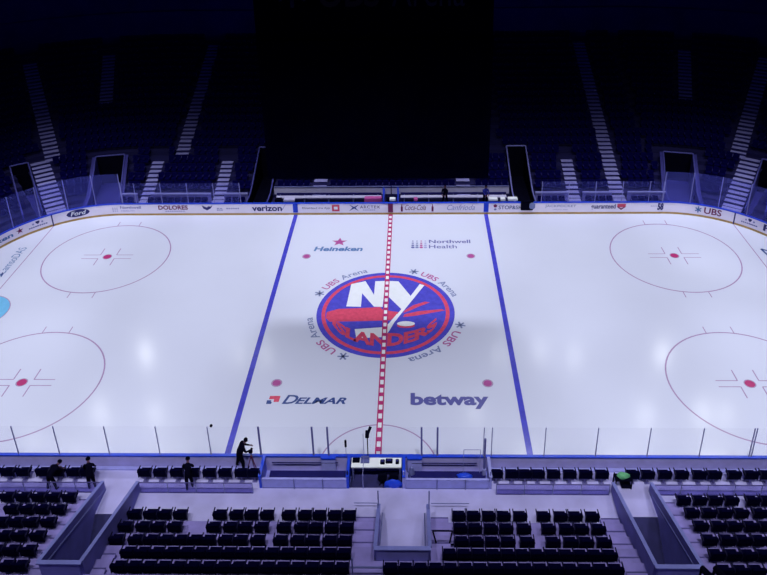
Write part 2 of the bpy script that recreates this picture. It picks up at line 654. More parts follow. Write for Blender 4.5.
def newad(label, fn):
    mb = MB()
    fn(mb)
    bpart(mb, 'advert', label)


newad('teal lettering with red star on the curved board', lambda b: (ad(-28, 13, .42, .78, 'Heineken', TEAL, b, bold=.03), ppoly(16, 23.5, .38, .9, [(x, y) for x, y in star(.5, .5, .5, .2)], MAROON, b)))


def crest(u0, u1):
    def f(b):
        um = (u0 + u1) / 2
        w = u1 - u0
        ppoly(um - w * .1, um + w * .1, .62, .9, [(.5, 0), (1, .5), (1, 1), (0, 1), (0, .5)], NAVY, b)
        ppoly(um - w * .3, um - w * .18, .64, .82, circ(10), PALEINK, b)
        ppoly(um + w * .18, um + w * .3, .64, .82, circ(10), PALEINK, b)
        for i in range(9):
            patch(u0 + w * (i / 9), u0 + w * (i / 9 + .085), .42, .52, PURPLEINK, b)
    return f


newad('small crest over a fine printed line on the curved board', crest(28.5, 47.5))


def oval(b):
    sa, sc_ = s_of(66.5), s_of(90)
    for i in range(16):
        u0, u1 = -1 + i / 8, -1 + (i + 1) / 8
        h0, h1 = math.sqrt(max(0, 1 - u0 * u0)), math.sqrt(max(0, 1 - u1 * u1))
        q0, q1 = sa + (sc_ - sa) * (u0 + 1) / 2, sa + (sc_ - sa) * (u1 + 1) / 2
        b.quadmesh([bp(q0, .645 - .32 * h0), bp(q1, .645 - .32 * h1), bp(q1, .645 + .32 * h1), bp(q0, .645 + .32 * h0)], [(0, 1, 2, 3)], NAVY)
    a, c = s_of(70.5), s_of(86.5)
    put_text(b, 'Ford', lambda x, y: bp(a + (c - a) * x, .46 + .38 * y, .022), WHITEPAINT, shear=.3, bold=.02)


newad('white script in a navy oval', oval)
newad('pale two-line print with dots on the board', lambda b: (ad(120.5, 141, .62, .86, 'Northwell', PURPLEINK, b, bold=.01), ad(121, 134, .36, .50, 'HEALTH', PALEINK, b),
      [ppoly(112.5 + 2 * i, 113.7 + 2 * i, .36 + .14 * j, .46 + .14 * j, circ(8), PALEINK, b) for i in range(3) for j in range(3)]))
newad('maroon block lettering over a fine line on the board', lambda b: (ad(158.5, 188, .52, .92, 'DOLORES', MAROON, b, bold=.03), [patch(165 + 2.2 * i, 166.7 + 2.2 * i, .34, .42, PALEINK, b) for i in range(9)]))
newad('dark swoosh beside pale grey print on the board', lambda b: (ppoly(202, 213, .45, .92, [(0, 1), (.12, .35), (.45, 0), (.8, .4), (1, 1), (.8, .75), (.6, .8), (.45, .55), (.25, .75)], NAVY, b),
      [patch(217 + 3 * i, 219 + 3 * i, .58, .66, PALEINK, b) for i in range(2)], [patch(217 + 2 * i, 218.4 + 2 * i, .42, .52, PALEINK, b) for i in range(3)], [patch(226.5 + 2.2 * i, 228 + 2.2 * i, .56, .68, PALEINK, b) for i in range(6)]))
newad('bold dark lower-case lettering with thin tick on the board', lambda b: (ad(252, 282, .36, .88, 'verizon', NAVY, b, bold=.03), ppoly(281.5, 286, .45, .98, [(0, .35), (.2, .0), (1, 1), (.9, 1), (.25, .25)], PALEINK, b)))
newad('small app print beside a red square', lambda b: (ad(302.5, 330, .50, .72, 'Download the App', NAVY, b), patch(332, 339.5, .32, .92, LOGORED, b), patch(334, 337.6, .5, .75, WHITEPAINT, b, .02)))
newad('crossed blue strokes beside spaced capitals', lambda b: (ppoly(349, 359, .34, .95, [(0, 1), (.35, .55), (0, .0), (.5, .4), (.95, 0), (.65, .5), (1, 1), (.5, .62)], INKBLUE, b), ad(360, 380, .58, .84, 'ARCTEX', NAVY, b, space=1.2),
      [patch(363 + 2.1 * i, 364.5 + 2.1 * i, .40, .47, PALEINK, b) for i in range(6)]))
for x in (400.8, 431.5):
    newad('dark red bottle shape on the board', lambda b: ppoly(x, x + 1.9, .28, .95, [(.0, 0), (1, 0), (1, .6), (.7, .8), (.7, 1), (.3, 1), (.3, .8), (0, .6)], MAROON, b))
newad('dark red flowing script between two bottle shapes', lambda b: ad(405, 426, .42, .9, 'Coca-Cola', MAROON, b, shear=.4, bold=-.005))
newad('grey blue flowing script on the board', lambda b: ad(447, 475, .40, .90, 'Canfrioda', PALEINK, b, shear=.35))
newad('blue capitals beside a round mark on the board', lambda b: (ppoly(493.5, 497, .62, .92, circ(14), MAROON, b), ppoly(494, 496.5, .36, .54, circ(12), GREYBLUE, b), ad(498.5, 530, .46, .80, 'STOP&SHOP', INKBLUE, b, bold=.01)))
newad('fine grey blue capitals on the board', lambda b: ad(545, 576, .58, .84, 'JACKPOCKET', GREYBLUE, b, bold=.0))
newad('small pale line under grey blue capitals', lambda b: ad(553, 568, .36, .48, 'Lottery App', PALEINK, b))
newad('navy rounded lettering with red arrow mark', lambda b: (ad(591, 615.5, .36, .92, 'guaranteed', NAVY, b, bold=.02), patch(617, 625.5, .62, .92, LOGORED, b),
      ppoly(616.5, 626, .36, .66, [(0, 1), (.5, 0), (1, 1), (.8, 1), (.5, .5), (.2, 1)], MAROON, b), ad(618, 624.6, .72, .84, 'Rate', WHITEPAINT, b) if False else None))
newad('small pale word beside large dark numerals', lambda b: (ad(650.5, 657, .62, .80, "Jake's", PALEINK, b), ad(657.5, 663.5, .34, .98, '58', NAVY, b, bold=.05)))


def ubs(b):
    um = 699
    for k in range(3):
        g = k * PI / 3 + PI / 2
        pa = (.5 + .45 * math.cos(g), .5 + .45 * math.sin(g))
        pb = (.5 - .45 * math.cos(g), .5 - .45 * math.sin(g))
        nx, ny = -.08 * math.sin(g), .08 * math.cos(g)
        ppoly(694.5, 702, .32, .94, [(pa[0] + nx, pa[1] + ny), (pb[0] + nx, pb[1] + ny), (pb[0] - nx, pb[1] - ny), (pa[0] - nx, pa[1] - ny)], TEAL, b, .014 + .002 * k)
    ad(704, 721.5, .36, .92, 'UBS', MAROON, b, bold=.02)


newad('three key mark beside maroon letters on the curved board', ubs)
newad('small crest over a fine printed line on the far curve', crest(741.5, 758))
newad('navy lettering at the end of the curved board', lambda b: ad(763.5, 790, .36, .92, 'Ford', NAVY, b, bold=.03))
for sg in (-1, 1):
    b = MB()
    x = sg * 25.5 * FT
    b.box(x - .2, x + .2, HY - .016, HY - .004, .22, 1.02, BLUECAP)
    bpart(b, 'line_stripe', 'blue stripe down the board')
b = MB()
b.box(-.2, .2, HY - .016, HY - .004, .22, 1.02, MAROON)
bpart(b, 'line_stripe', 'dark red stripe down the board')
for u in (52.3, 734.5):
    b = MB()
    s = s_of(u)
    b.quadmesh([bp(s - .05, .02, .016), bp(s + .05, .02, .016), bp(s + .05, 1.02, .016), bp(s - .05, 1.02, .016)], [(0, 1, 2, 3)], NAVY)
    bpart(b, 'gate_seam', 'dark vertical gate seam')

# glass ------------------------------------------------------------
GTOP = 2.92


def glass_run(root, edges, z1, mt, post, pr=.02, capmat=None, dd=.05):
    """panels between successive arc lengths with a post at each edge."""
    for i, s in enumerate(edges):
        p, n = rim(s, dd)
        mb = MB()
        r_ = pr if not isinstance(pr, dict) else pr.get(i, .02)
        mb.bar((p.x, p.y, 1.09), (p.x, p.y, z1), r_, post)
        part(mb, 'stanchion', root)
        if i < len(edges) - 1:
            e = breaks(s + .02 * (1 if edges[i + 1] > s else -1), edges[i + 1]) if edges[i + 1] > s else sorted(breaks(edges[i + 1], s))
            mb = MB()
            sweep(mb, [(dd - .006, 1.095), (dd + .006, 1.095), (dd + .006, z1), (dd - .006, z1)], e, mt)
            part(mb, 'glass_panel', root)


gl = empty('board_glass')
tag(gl, 'clear glass standing on the far boards along both seating sides and corners', 'rink glass')
for sg in (-1, 1):
    e = [sg * (12.2 + 2.15 * i) for i in range(5)] + [sg * 21.9]
    glass_run(gl, sorted(e), 2.92, GLASSF, THINPOST, .028)
    e = [sg * (21.95 + 2.1 * i) for i in range(9)]
    glass_run(gl, sorted(e), 3.75, GLASS, THINPOST, .03)
gn = empty('board_glass')
tag(gn, 'clear glass panels standing on the near boards before the front row and penalty boxes', 'rink glass')
xs = [-20.2, -17.85]
for u, v in ((10.4, 450), (59.7, 451), (109.6, 451), (160.3, 452.5), (211.4, 453.4), (261.5, 455), (314, 456), (329, 456), (421.6, 456), (437.3, 456), (483, 456), (491, 456), (543.5, 456), (595, 455.5), (646.6, 454.7), (699, 453.5), (751.4, 452.6)):
    xs.append(at_y(u, v, -HY).x)
xs = sorted(set(round(x, 3) for x in xs if x > -17)) + [18.2, 20.6]
xs = [-20.2, -17.9] + xs
thick = {}
for i, x in enumerate(xs):
    if -4.5 < x < 5.2:
        thick[i] = .045
    else:
        thick[i] = .018
for i, x in enumerate(xs):
    mb = MB()
    big = -6 < x < 5.2
    mb.box(x - (.045 if big else .02), x + (.045 if big else .02), -HY - .08, -HY - .03, 1.09, GTOP, POSTM if big else THINPOST)
    part(mb, 'stanchion', gn)
    if i < len(xs) - 1:
        mb = MB()
        mb.box(x + .05, xs[i + 1] - .05, -HY - .06, -HY - .048, 1.095, GTOP, GLASSN)
        part(mb, 'glass_panel', gn)

# ================================================================== FAR STAND
RISE, TREADD = .38, .95
NROW = 21


def row_d(k):
    return 2.42 + TREADD * k


def row_z(k):
    return .6 + RISE * k


def terrace(ss, prof, holes, mt_t, mt_r, name, label, sgn_near=False):
    """stepped stand: prof = [(d0, d1, z)], holes = [(s0, s1, d0, d1)]."""
    mb = MB()
    zprev = None
    for i, (d0, d1, z) in enumerate(prof):
        cuts = sorted({d0, d1} | {h for hh in holes for h in hh[2:] if d0 < h < d1})
        for c0, c1 in zip(cuts[:-1], cuts[1:]):
            for sa, sb in zip(ss[:-1], ss[1:]):
                sm, dm = (sa + sb) / 2, (c0 + c1) / 2
                if any(h[0] <= sm <= h[1] and h[2] <= dm <= h[3] for h in holes):
                    continue
                q = [rim(sa, c0)[0], rim(sb, c0)[0], rim(sb, c1)[0], rim(sa, c1)[0]]
                mb.quadmesh([(p.x, p.y, z) for p in q], [(0, 1, 2, 3) if not sgn_near else (3, 2, 1, 0)], mt_t)
                if c0 == d0 and zprev is not None and zprev != z:
                    mb.quadmesh([(q[0].x, q[0].y, zprev), (q[1].x, q[1].y, zprev), (q[1].x, q[1].y, z), (q[0].x, q[0].y, z)], [(0, 1, 2, 3)], mt_r)
        zprev = z
    o = mb.build(name)
    tag(o, label, 'stand', kind='structure')
    return o


# tunnel openings on the far side: (s0, s1, d0, d1)
SCT0, SCT1 = 22.6, 24.7           # arc length of the corner tunnels
FH = []
for sg in (-1, 1):
    a, c = sorted((sg * 10.15, sg * 11.75))
    FH.append((a, c, .1, 6.9))
    a, c = sorted((sg * 22.8, sg * 24.5))
    FH.append((a, c, .1, 6.35))
    a, c = sorted((sg * 27.5, sg * 28.08))
    FH.append((a, c, .1, 7.0))
ext = [x for h in FH for x in h[:2]]
SMAX = L1 + LA + L2 / 2
ss = breaks(-SMAX - 5, SMAX + 5, ext)
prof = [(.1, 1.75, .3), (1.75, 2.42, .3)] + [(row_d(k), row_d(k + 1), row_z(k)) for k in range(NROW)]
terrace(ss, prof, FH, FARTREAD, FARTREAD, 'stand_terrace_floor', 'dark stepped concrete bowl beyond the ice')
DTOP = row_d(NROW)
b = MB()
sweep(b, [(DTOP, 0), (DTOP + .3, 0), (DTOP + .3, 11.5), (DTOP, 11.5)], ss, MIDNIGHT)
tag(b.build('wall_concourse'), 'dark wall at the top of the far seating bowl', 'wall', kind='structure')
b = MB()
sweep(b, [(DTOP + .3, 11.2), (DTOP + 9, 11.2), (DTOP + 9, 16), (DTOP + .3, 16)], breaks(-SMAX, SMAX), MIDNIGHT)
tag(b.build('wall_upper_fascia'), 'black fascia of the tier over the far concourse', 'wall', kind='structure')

# low wall behind the far front row with pale cap
for sg in (-1, 1):
    b = MB()
    runs = [(12.0, 14.7), (15.9, 18.3), (19.6, 22.6)] if sg > 0 else [(12.0, 14.0), (15.1, 20.2), (21.3, 22.6)]
    root = empty('front_row_wall')
    tag(root, 'low wall with pale cap behind the far front row, ' + ('beside the tall pale stair' if sg > 0 else 'between the two short pale stairs'), 'wall')
    for a, c in runs:
        e = breaks(min(sg * a, sg * c), max(sg * a, sg * c))
        mb = MB()
        sweep(mb, [(1.70, .3), (1.76, .3), (1.76, 1.02), (1.70, 1.02)], e, WALLMAT)
        part(mb, 'wall_panel', root)
        mb = MB()
        sweep(mb, [(1.64, 1.02), (1.82, 1.02), (1.82, 1.12), (1.64, 1.12)], e, RAILPALE)
        part(mb, 'wall_cap', root)


# stairs -------------------------------------------------------------
def stair(s, k0, k1, w, label, group='pale aisle stairs of the far bowl', name='aisle_stairs', rail=None):
    """pale steps up the far bowl along the outward line at arc length s, from row k0 to row k1."""
    p0, n = rim(s, 0)
    tdir = Vector((n.y, -n.x))
    root = empty(name, (0, 0, 0))
    tag(root, label, 'stairs', group)
    i = 0
    tre, ris = MB(), MB()
    d = row_d(k0) - TREADD / 2
    z = row_z(k0) - RISE / 2
    if k0 <= 0:
        d = .25
        z = .38
        # two flat pale landings across the front platform
    while d < row_d(k1) - .01:
        if k0 <= 0 and i == 0:
            d2 = 1.95
            zt = .34
        else:
            d2 = d + TREADD / 2
            zt = z
        def P(dd, w_, z_):
            q = p0 + n * dd + tdir * w_
            return (q.x, q.y, z_)
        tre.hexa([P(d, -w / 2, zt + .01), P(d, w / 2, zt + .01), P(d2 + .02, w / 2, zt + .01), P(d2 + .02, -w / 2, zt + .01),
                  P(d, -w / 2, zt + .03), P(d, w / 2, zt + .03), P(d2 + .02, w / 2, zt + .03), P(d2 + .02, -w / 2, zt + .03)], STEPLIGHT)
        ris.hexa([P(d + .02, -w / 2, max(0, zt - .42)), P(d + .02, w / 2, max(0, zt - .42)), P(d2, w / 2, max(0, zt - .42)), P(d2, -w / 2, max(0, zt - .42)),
                  P(d + .02, -w / 2, zt + .01), P(d + .02, w / 2, zt + .01), P(d2, w / 2, zt + .01), P(d2, -w / 2, zt + .01)], STEPSHADE)
        if k0 <= 0 and i == 0:
            d = 1.95
            z = .60 - RISE / 2 + .0
            i += 1
            continue
        d = d2
        z += RISE / 2
        i += 1
    part(tre, 'tread', root, 'pale treads')
    part(ris, 'riser', root, 'dark risers')
    return root


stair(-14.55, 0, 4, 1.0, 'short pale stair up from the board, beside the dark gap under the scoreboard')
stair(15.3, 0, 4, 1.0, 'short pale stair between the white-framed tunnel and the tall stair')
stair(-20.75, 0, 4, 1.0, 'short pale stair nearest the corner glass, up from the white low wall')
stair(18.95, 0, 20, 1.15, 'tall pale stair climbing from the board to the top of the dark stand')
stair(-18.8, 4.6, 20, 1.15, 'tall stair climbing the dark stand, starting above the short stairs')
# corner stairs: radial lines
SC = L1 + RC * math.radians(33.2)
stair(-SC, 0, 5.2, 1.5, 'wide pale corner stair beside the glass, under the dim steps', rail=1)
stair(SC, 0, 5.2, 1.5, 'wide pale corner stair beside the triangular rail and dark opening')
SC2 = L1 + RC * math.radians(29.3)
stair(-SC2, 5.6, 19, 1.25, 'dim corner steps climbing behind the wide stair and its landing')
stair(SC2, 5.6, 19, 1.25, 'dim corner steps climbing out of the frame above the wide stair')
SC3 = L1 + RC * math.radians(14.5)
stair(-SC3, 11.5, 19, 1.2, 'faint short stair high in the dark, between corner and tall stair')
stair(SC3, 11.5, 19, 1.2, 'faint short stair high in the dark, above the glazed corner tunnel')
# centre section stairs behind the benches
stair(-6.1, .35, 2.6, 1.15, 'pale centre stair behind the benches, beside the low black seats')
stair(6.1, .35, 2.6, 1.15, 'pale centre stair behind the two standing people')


# tunnels (far) --------------------------------------------------------
def tunnel(s0, s1, dend, label, zfront=1.0, capmat=FARRAIL, th=.09, header=True, glass=True, wallm=FARWALL, zh=.55, skew=0, d_a=.2):
    """opening in the far bowl: two sloping side walls, dark passage and a portal at its far end."""
    root = empty('tunnel_entrance')
    tag(root, label, 'tunnel entrance')
    sm = (s0 + s1) / 2
    p0, n = rim(sm, 0)
    t = Vector((n.y, -n.x))
    w = abs(s1 - s0) / 2
    # widen for corner spread
    if abs(sm) > L1:
        w *= 1.12

    if skew:
        end = p0 + n * dend
        k_ = math.radians(skew) * (1 if sm > 0 else -1)
        n = Vector((n.x * math.cos(k_) - n.y * math.sin(k_), n.x * math.sin(k_) + n.y * math.cos(k_)))
        t = Vector((n.y, -n.x))
        p0 = end - n * dend

    def P(d, x, z):
        q = p0 + n * d + t * x
        return (q.x, q.y, z)

    def ztop(d):
        return max(zfront, .6 + RISE * (d - 2.42) / TREADD + zh)
    for sx in (-1, 1):
        mb = MB()
        a, c = sx * w, sx * (w + th)
        ds = [d_a, 1.8, 2.8, dend]
        for d0, d1 in zip(ds[:-1], ds[1:]):
            mb.hexa([P(d0, a, -.4), P(d0, c, -.4), P(d1, c, -.4), P(d1, a, -.4), P(d0, a, ztop(d0)), P(d0, c, ztop(d0)), P(d1, c, ztop(d1)), P(d1, a, ztop(d1))], wallm)
        part(mb, 'side_wall', root)
        mb = MB()
        for d0, d1 in zip(ds[:-1], ds[1:]):
            mb.bar(P(d0, sx * (w + .045), ztop(d0) + .05), P(d1, sx * (w + .045), ztop(d1) + .05), .06, capmat)
        part(mb, 'hand_rail', root, 'pale hand rail')
    mb = MB()
    mb.hexa([P(.2, -w, -.05), P(.2, w, -.05), P(dend, w, -.05), P(dend, -w, -.05), P(.2, -w, .0), P(.2, w, .0), P(dend, w, .0), P(dend, -w, .0)], BLACK if not glass else FARWALL)  # team tunnels: the unlit passage is painted as a black floor
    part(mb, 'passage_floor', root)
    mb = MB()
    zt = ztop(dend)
    mb.hexa([P(dend, -w, -.1), P(dend, w, -.1), P(dend + .1, w, -.1), P(dend + .1, -w, -.1), P(dend, -w, zt), P(dend, w, zt), P(dend + .1, w, zt), P(dend + .1, -w, zt)], BLACK)  # solid panel; the darkness of the opening is put into its colour
    part(mb, 'dark_opening_panel', root, 'black panel for the unlit opening')
    mb = MB()
    mb.bar(P(dend, -w, zt + .05), P(dend, w, zt + .05), .07, capmat)
    part(mb, 'header_rail', root, 'pale rail over the opening')
    return root


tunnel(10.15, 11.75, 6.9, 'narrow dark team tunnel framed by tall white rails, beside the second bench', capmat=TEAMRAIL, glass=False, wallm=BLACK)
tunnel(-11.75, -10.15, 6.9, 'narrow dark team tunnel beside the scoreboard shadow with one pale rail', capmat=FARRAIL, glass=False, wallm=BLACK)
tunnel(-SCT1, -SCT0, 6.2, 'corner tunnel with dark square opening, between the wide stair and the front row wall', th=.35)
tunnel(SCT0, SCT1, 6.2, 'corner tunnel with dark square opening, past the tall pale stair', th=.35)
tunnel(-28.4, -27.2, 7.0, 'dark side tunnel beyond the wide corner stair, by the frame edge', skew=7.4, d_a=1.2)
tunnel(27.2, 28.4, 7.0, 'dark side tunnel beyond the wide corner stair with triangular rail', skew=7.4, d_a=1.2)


# seats ---------------------------------------------------------------
def seat_parts(w, fab, arm, frame, hb=.88):
    """seat facing +y, backrest rear plane at y = 0, floor z = 0."""
    bk = MB()
    vs = []
    w2 = w / 2
    for y0, z in ((.0, .34), (.0, .5), (-.04, hb)):
        pass
    prof_ = [(.06, .33), (.13, .34), (.12, .55), (.085, hb - .02), (.02, hb), (-.03, hb - .03), (.0, .55)]
    n = len(prof_)
    cols = [(-w2, .9), (-w2 + .05, 1), (w2 - .05, 1), (w2, .9)]
    for x, q in cols:
        for y, z in prof_:
            vs.append((x, y, .33 + (z - .33) * (q if z > .6 else 1)))
    fs = []
    for i in range(3):
        for j in range(n):
            fs.append((i * n + j, (i + 1) * n + j, (i + 1) * n + (j + 1) % n, i * n + (j + 1) % n))
    fs += [tuple(range(n)), tuple(3 * n + j for j in range(n - 1, -1, -1))]
    bk.quadmesh(vs, fs, fab)
    pan = MB()
    pan.hexa([(-w2 + .02, .10, .36), (w2 - .02, .10, .36), (w2 - .03, .52, .38), (-w2 + .03, .52, .38), (-w2 + .02, .10, .45), (w2 - .02, .10, .45), (w2 - .03, .50, .47), (-w2 + .03, .50, .47)], fab)
    arms = []
    for sx in (-1, 1):
        a = MB()
        x = sx * (w2 + .015)
        a.hexa([(x - .025, .02, .62), (x + .025, .02, .62), (x + .025, .46, .62), (x - .025, .46, .62), (x - .025, .02, .67), (x + .025, .02, .67), (x + .02, .46, .66), (x - .02, .46, .66)], arm)
        a.box(x - .015, x + .015, .04, .14, .3, .62, arm)
        arms.append(a)
    leg = MB()
    leg.box(-w2 * .8, w2 * .8, .10, .16, .22, .34, frame)
    leg.box(-.04, .04, .08, .30, .03, .36, frame)
    leg.box(-.12, .12, .05, .36, 0, .03, frame)
    return bk, pan, arms, leg


def make_seat(name, w, fab, arm, frame, hb=.88):
    root = empty(name)
    bk, pan, arms, leg = seat_parts(w, fab, arm, frame, hb)
    bk.build('backrest', root)
    pan.build('seat', root)
    for a in arms:
        a.build('armrest', root)
    leg.build('leg', root)
    return root


proto = {'wide': make_seat('arena_seat', .57, SEATM, SEATARM, SEATFRAME), 'std': make_seat('arena_seat', .555, SEATM, SEATARM, SEATFRAME),
         'far': make_seat('arena_seat', .50, FARSEAT, FARARM, SEATFRAME, .90)}
used = set()


def place(kind, x, y, z, rz, label, group):
    o = proto[kind] if kind not in used else copy_tree(proto[kind])
    used.add(kind)
    o.location = (x, y, z)
    o.rotation_euler.z = rz
    tag(o, label, 'seat', group)
    return o


# near front row: behind the boards
FY, FZ = -14.02, .3
fr = {'left': [-10, 6.5, 22, 41.7, 56.5, 72.5, 86.5], 'mid': [143.8, 159.5, 176.2, 191.9, 208.8, 224.4, 240.7, 253.6],
      'right1': [496.7, 512.4, 525.6, 538.6, 554.1, 570.4, 586.3, 602.8], 'right2': [633.7, 648.9, 666, 683, 700.8, 716, 735.9, 753, 769]}
txt = {'left': ('outer front row', 'from the penalty side tunnel', True), 'mid': ('front row', 'from the photographer tripod', True),
       'right1': ('front row', 'from the second penalty box', False), 'right2': ('outer front row', 'from the green bundle', False)}
for key, us in fr.items():
    X = [at_y(u, 475, FY).x for u in us]
    if txt[key][2]:
        X = X[::-1]
    for i, x in enumerate(X):
        if key == 'left':
            lab = 'black seat of outer front row, %s from the first sunken ramp' % ORD[i]
        elif key == 'mid':
            lab = 'black seat in front row, %s from the first penalty box towards the ramp' % ORD[i]
        elif key == 'right1':
            lab = 'black seat in front row, %s from the second penalty box outwards' % ORD[i]
        else:
            lab = 'black seat in front row, %s past the green bundle' % ORD[i]
        place('wide', x, FY, FZ, 0, lab, 'black front row seats behind the near boards')

# near blocks
ZC = [.3, .67, 1.04, 1.50, 1.91, 2.30, 2.69]
ZO = [.3 + .335 * k for k in range(8)]
blocks = {
    'A': dict(rows=[[5, 20.6, 36.5, 51.2, 67.3], [9.4, 24.9, 40, 56.4], [-2, 13.6, 28.5, 46], [1, 16.7, 35], [-8, 8, 25], [2, 16]],
              v=[497, 509, 522, 535, 549, 564], y0=-15.5, z0=.3, side='left', txt='black seat outside the first ramp, {r} row up, {n} from ramp'),
    'B': dict(rows=[[132.4, 148.5, 162.6, 178.3], [123.4, 141.0, 156, 173], [114.2, 133.4, 149, 163.7, 178.3, 192.9], [126 + 14.48 * i for i in range(5)], [116.7 + 14.96 * i for i in range(6)]],
              v=[511, 524, 537, 552, 568], y0=-16.4, z0=.6, side='right', txt='black seat inside the first ramp, {r} row up, {n} outwards from stepped gap'),
    'C': dict(rows=[[218.4, 235, 250, 265.8], [211.9, 229.0, 243.8, 260.5], [206.9, 224, 239, 256.4], [126 + 14.48 * i for i in range(5, 10)], [116.7 + 14.96 * i for i in range(6, 10)]],
              v=[511, 524, 537, 552, 568], y0=-16.4, z0=.6, side='right', txt='black seat below first penalty box, {r} row up, {n} outwards from narrow gap'),
    'D': dict(rows=[[287.7, 304.0, 318.6, 334.0, 348.5], [282.9, 300.4, 314.9, 331.0, 346.0], [279.3, 296.5, 311.5, 328.9, 344.0], [126 + 14.48 * i for i in range(10, 16)], [116.7 + 14.96 * i for i in range(10, 16)]],
              v=[511, 524, 537, 552, 568], y0=-16.4, z0=.6, side='right', txt='black seat before the centre ramp, {r} row up, {n} from the aisle'),
    'E': dict(rows=[[459.3, 474, 489.5, 504.5, 521.1], [460.8, 475.5, 491.5, 507, 524.9], [462, 477, 493, 508.9, 528.4], [450 + 14.71 * i for i in range(6)], [390.4 + 15.17 * i for i in range(9)]],
              v=[511, 524, 537, 552, 568], y0=-16.4, z0=.6, side='left2', txt='black seat past the black rail frame, {r} row up, {n} from it'),
    'G': dict(rows=[[544.7, 562.0, 577, 594], [549.9, 567.7, 583, 600.3], [554.5, 572.3, 588, 606], [450 + 14.71 * i for i in range(6, 12)], [390.4 + 15.17 * i for i in range(9, 16)]],
              v=[511, 524, 537, 552, 568], y0=-16.4, z0=.6, side='right', txt='black seat inside the second ramp, {r} row up, {n} from ramp'),
    'H': dict(rows=[[685.8, 702.0, 718, 734.2, 755.7, 771], [694.6, 711.5, 727.5, 744.2, 763], [703.5, 721.5, 737.5, 754.5, 770], [712.9, 731, 747.4, 763.5], [720.2, 737, 752.9, 769], [729.6, 746, 762]],
              v=[497, 509, 522, 535, 549, 564], y0=-15.5, z0=.3, side='left2', txt='black seat outside the second ramp, {r} row up, {n} from ramp'),
}
for key, B in blocks.items():
    for k, us in enumerate(B['rows']):
        Y = B['y0'] - .95 * k
        Z = (ZC if B['y0'] < -16 else ZO)[k]
        X = [at_y(u, B['v'][k], Y).x for u in us]
        if B['side'] in ('left', 'right'):
            X = X[::-1]
        std = B['y0'] < -16 and k >= 3
        for i, x in enumerate(X):
            place('std' if std or B['y0'] > -16 else 'wide', x, Y, Z, 0, B['txt'].format(r=ORD[k], n=ORD[i]), 'black seats of the near stand')

# far front row, individual seats facing the ice
cnt = {}
for sg in (-1, 1):
    for a, c, nm in ((12.3, 14.5 if sg > 0 else 13.9, 'between tunnel and stair'), (16.2 if sg > 0 else 15.4, 18.0, 'between the two stairs' if sg > 0 else 'past the short stair'), (19.9 if sg > 0 else 18.2, 22.1 if sg > 0 else 20.1, 'past the tall stair' if sg > 0 else 'before the outer short stair'), (21.6, 22.2, 'by the corner tunnel')):
        if sg > 0 and a == 21.6:
            continue
        n = int((c - a) / .56) + 1
        for i in range(n):
            s = sg * (a + .56 * i)
            p, nn = rim(s, .95)
            side = 'blue crease' if sg < 0 else 'tall pale stair'
            place('far', p.x, p.y, .3, math.atan2(nn.y, nn.x) + PI / 2, 'navy far front seat on the %s side, %s outwards, %s' % (side, ORD[i], nm), 'navy seats of the far front row')
# rest of the far bowl: thousands of look-alike seats
bk, pan, arms, leg = seat_parts(.50, FARSEAT, FARARM, SEATFRAME, .90)
base = MB()
for m_ in (bk, pan):
    base.quadmesh(m_.v, m_.f, FARSEAT)
for sx in (-1, 1):
    base.box(sx * .25 - .02, sx * .25 + .02, .05, .45, .60, .66, FARARM)
stuff = MB()
bowl = []


def blocked(s, k):
    d = row_d(k) + .9
    S = abs(s)
    L = s < 0
    for s0, s1, d0, d1 in FH:
        if s0 - .4 < s < s1 + .4 and d - .95 < d1:
            return True
    st = [(14.5 if L else 15.3, 0, 4, .8), (6.1, 0, 3, .85)]
    if L:
        st += [(20.75, 0, 4, .8), (18.8, 4.3, 20, .85)]
    else:
        st += [(18.95, 0, 20, .85)]
    rr = (RC + d) / RC
    st += [(SC, 0, 5.2, 1.1 / rr), (SC2, 5, 20, 1.1 / rr), (SC3, 11, 20, .9 / rr)]
    for c, k0, k1, w in st:
        if abs(S - c) < w and k0 - .5 <= k <= k1:
            return True
    return False


for k in range(0, NROW):
    d = row_d(k) + .9
    s = -SMAX - 2
    while s < SMAX + 2:
        S = abs(s)
        step = .56
        if L1 < S < L1 + LA:
            step = .56 * RC / (RC + d)
        if not blocked(s, k) and not (S < 9.6 and k > 3):
            bowl.append((s, d, row_z(k)))
        s += step
for s, d, z in bowl:
    p, n = rim(s, d)
    a = math.atan2(n.y, n.x) + PI / 2
    ca, sa = math.cos(a), math.sin(a)
    o = len(stuff.v)
    stuff.v += [(p.x + x * ca - y * sa, p.y + x * sa + y * ca, z + q) for x, y, q in base.v]
    stuff.f += [[o + i for i in f] for f in base.f]
    stuff.mi += base.mi
stuff.mats = base.mats
so = stuff.build('bowl_seats')
tag(so, 'rows of navy seats filling the dark bowl beyond the ice', 'seats', kind='stuff')

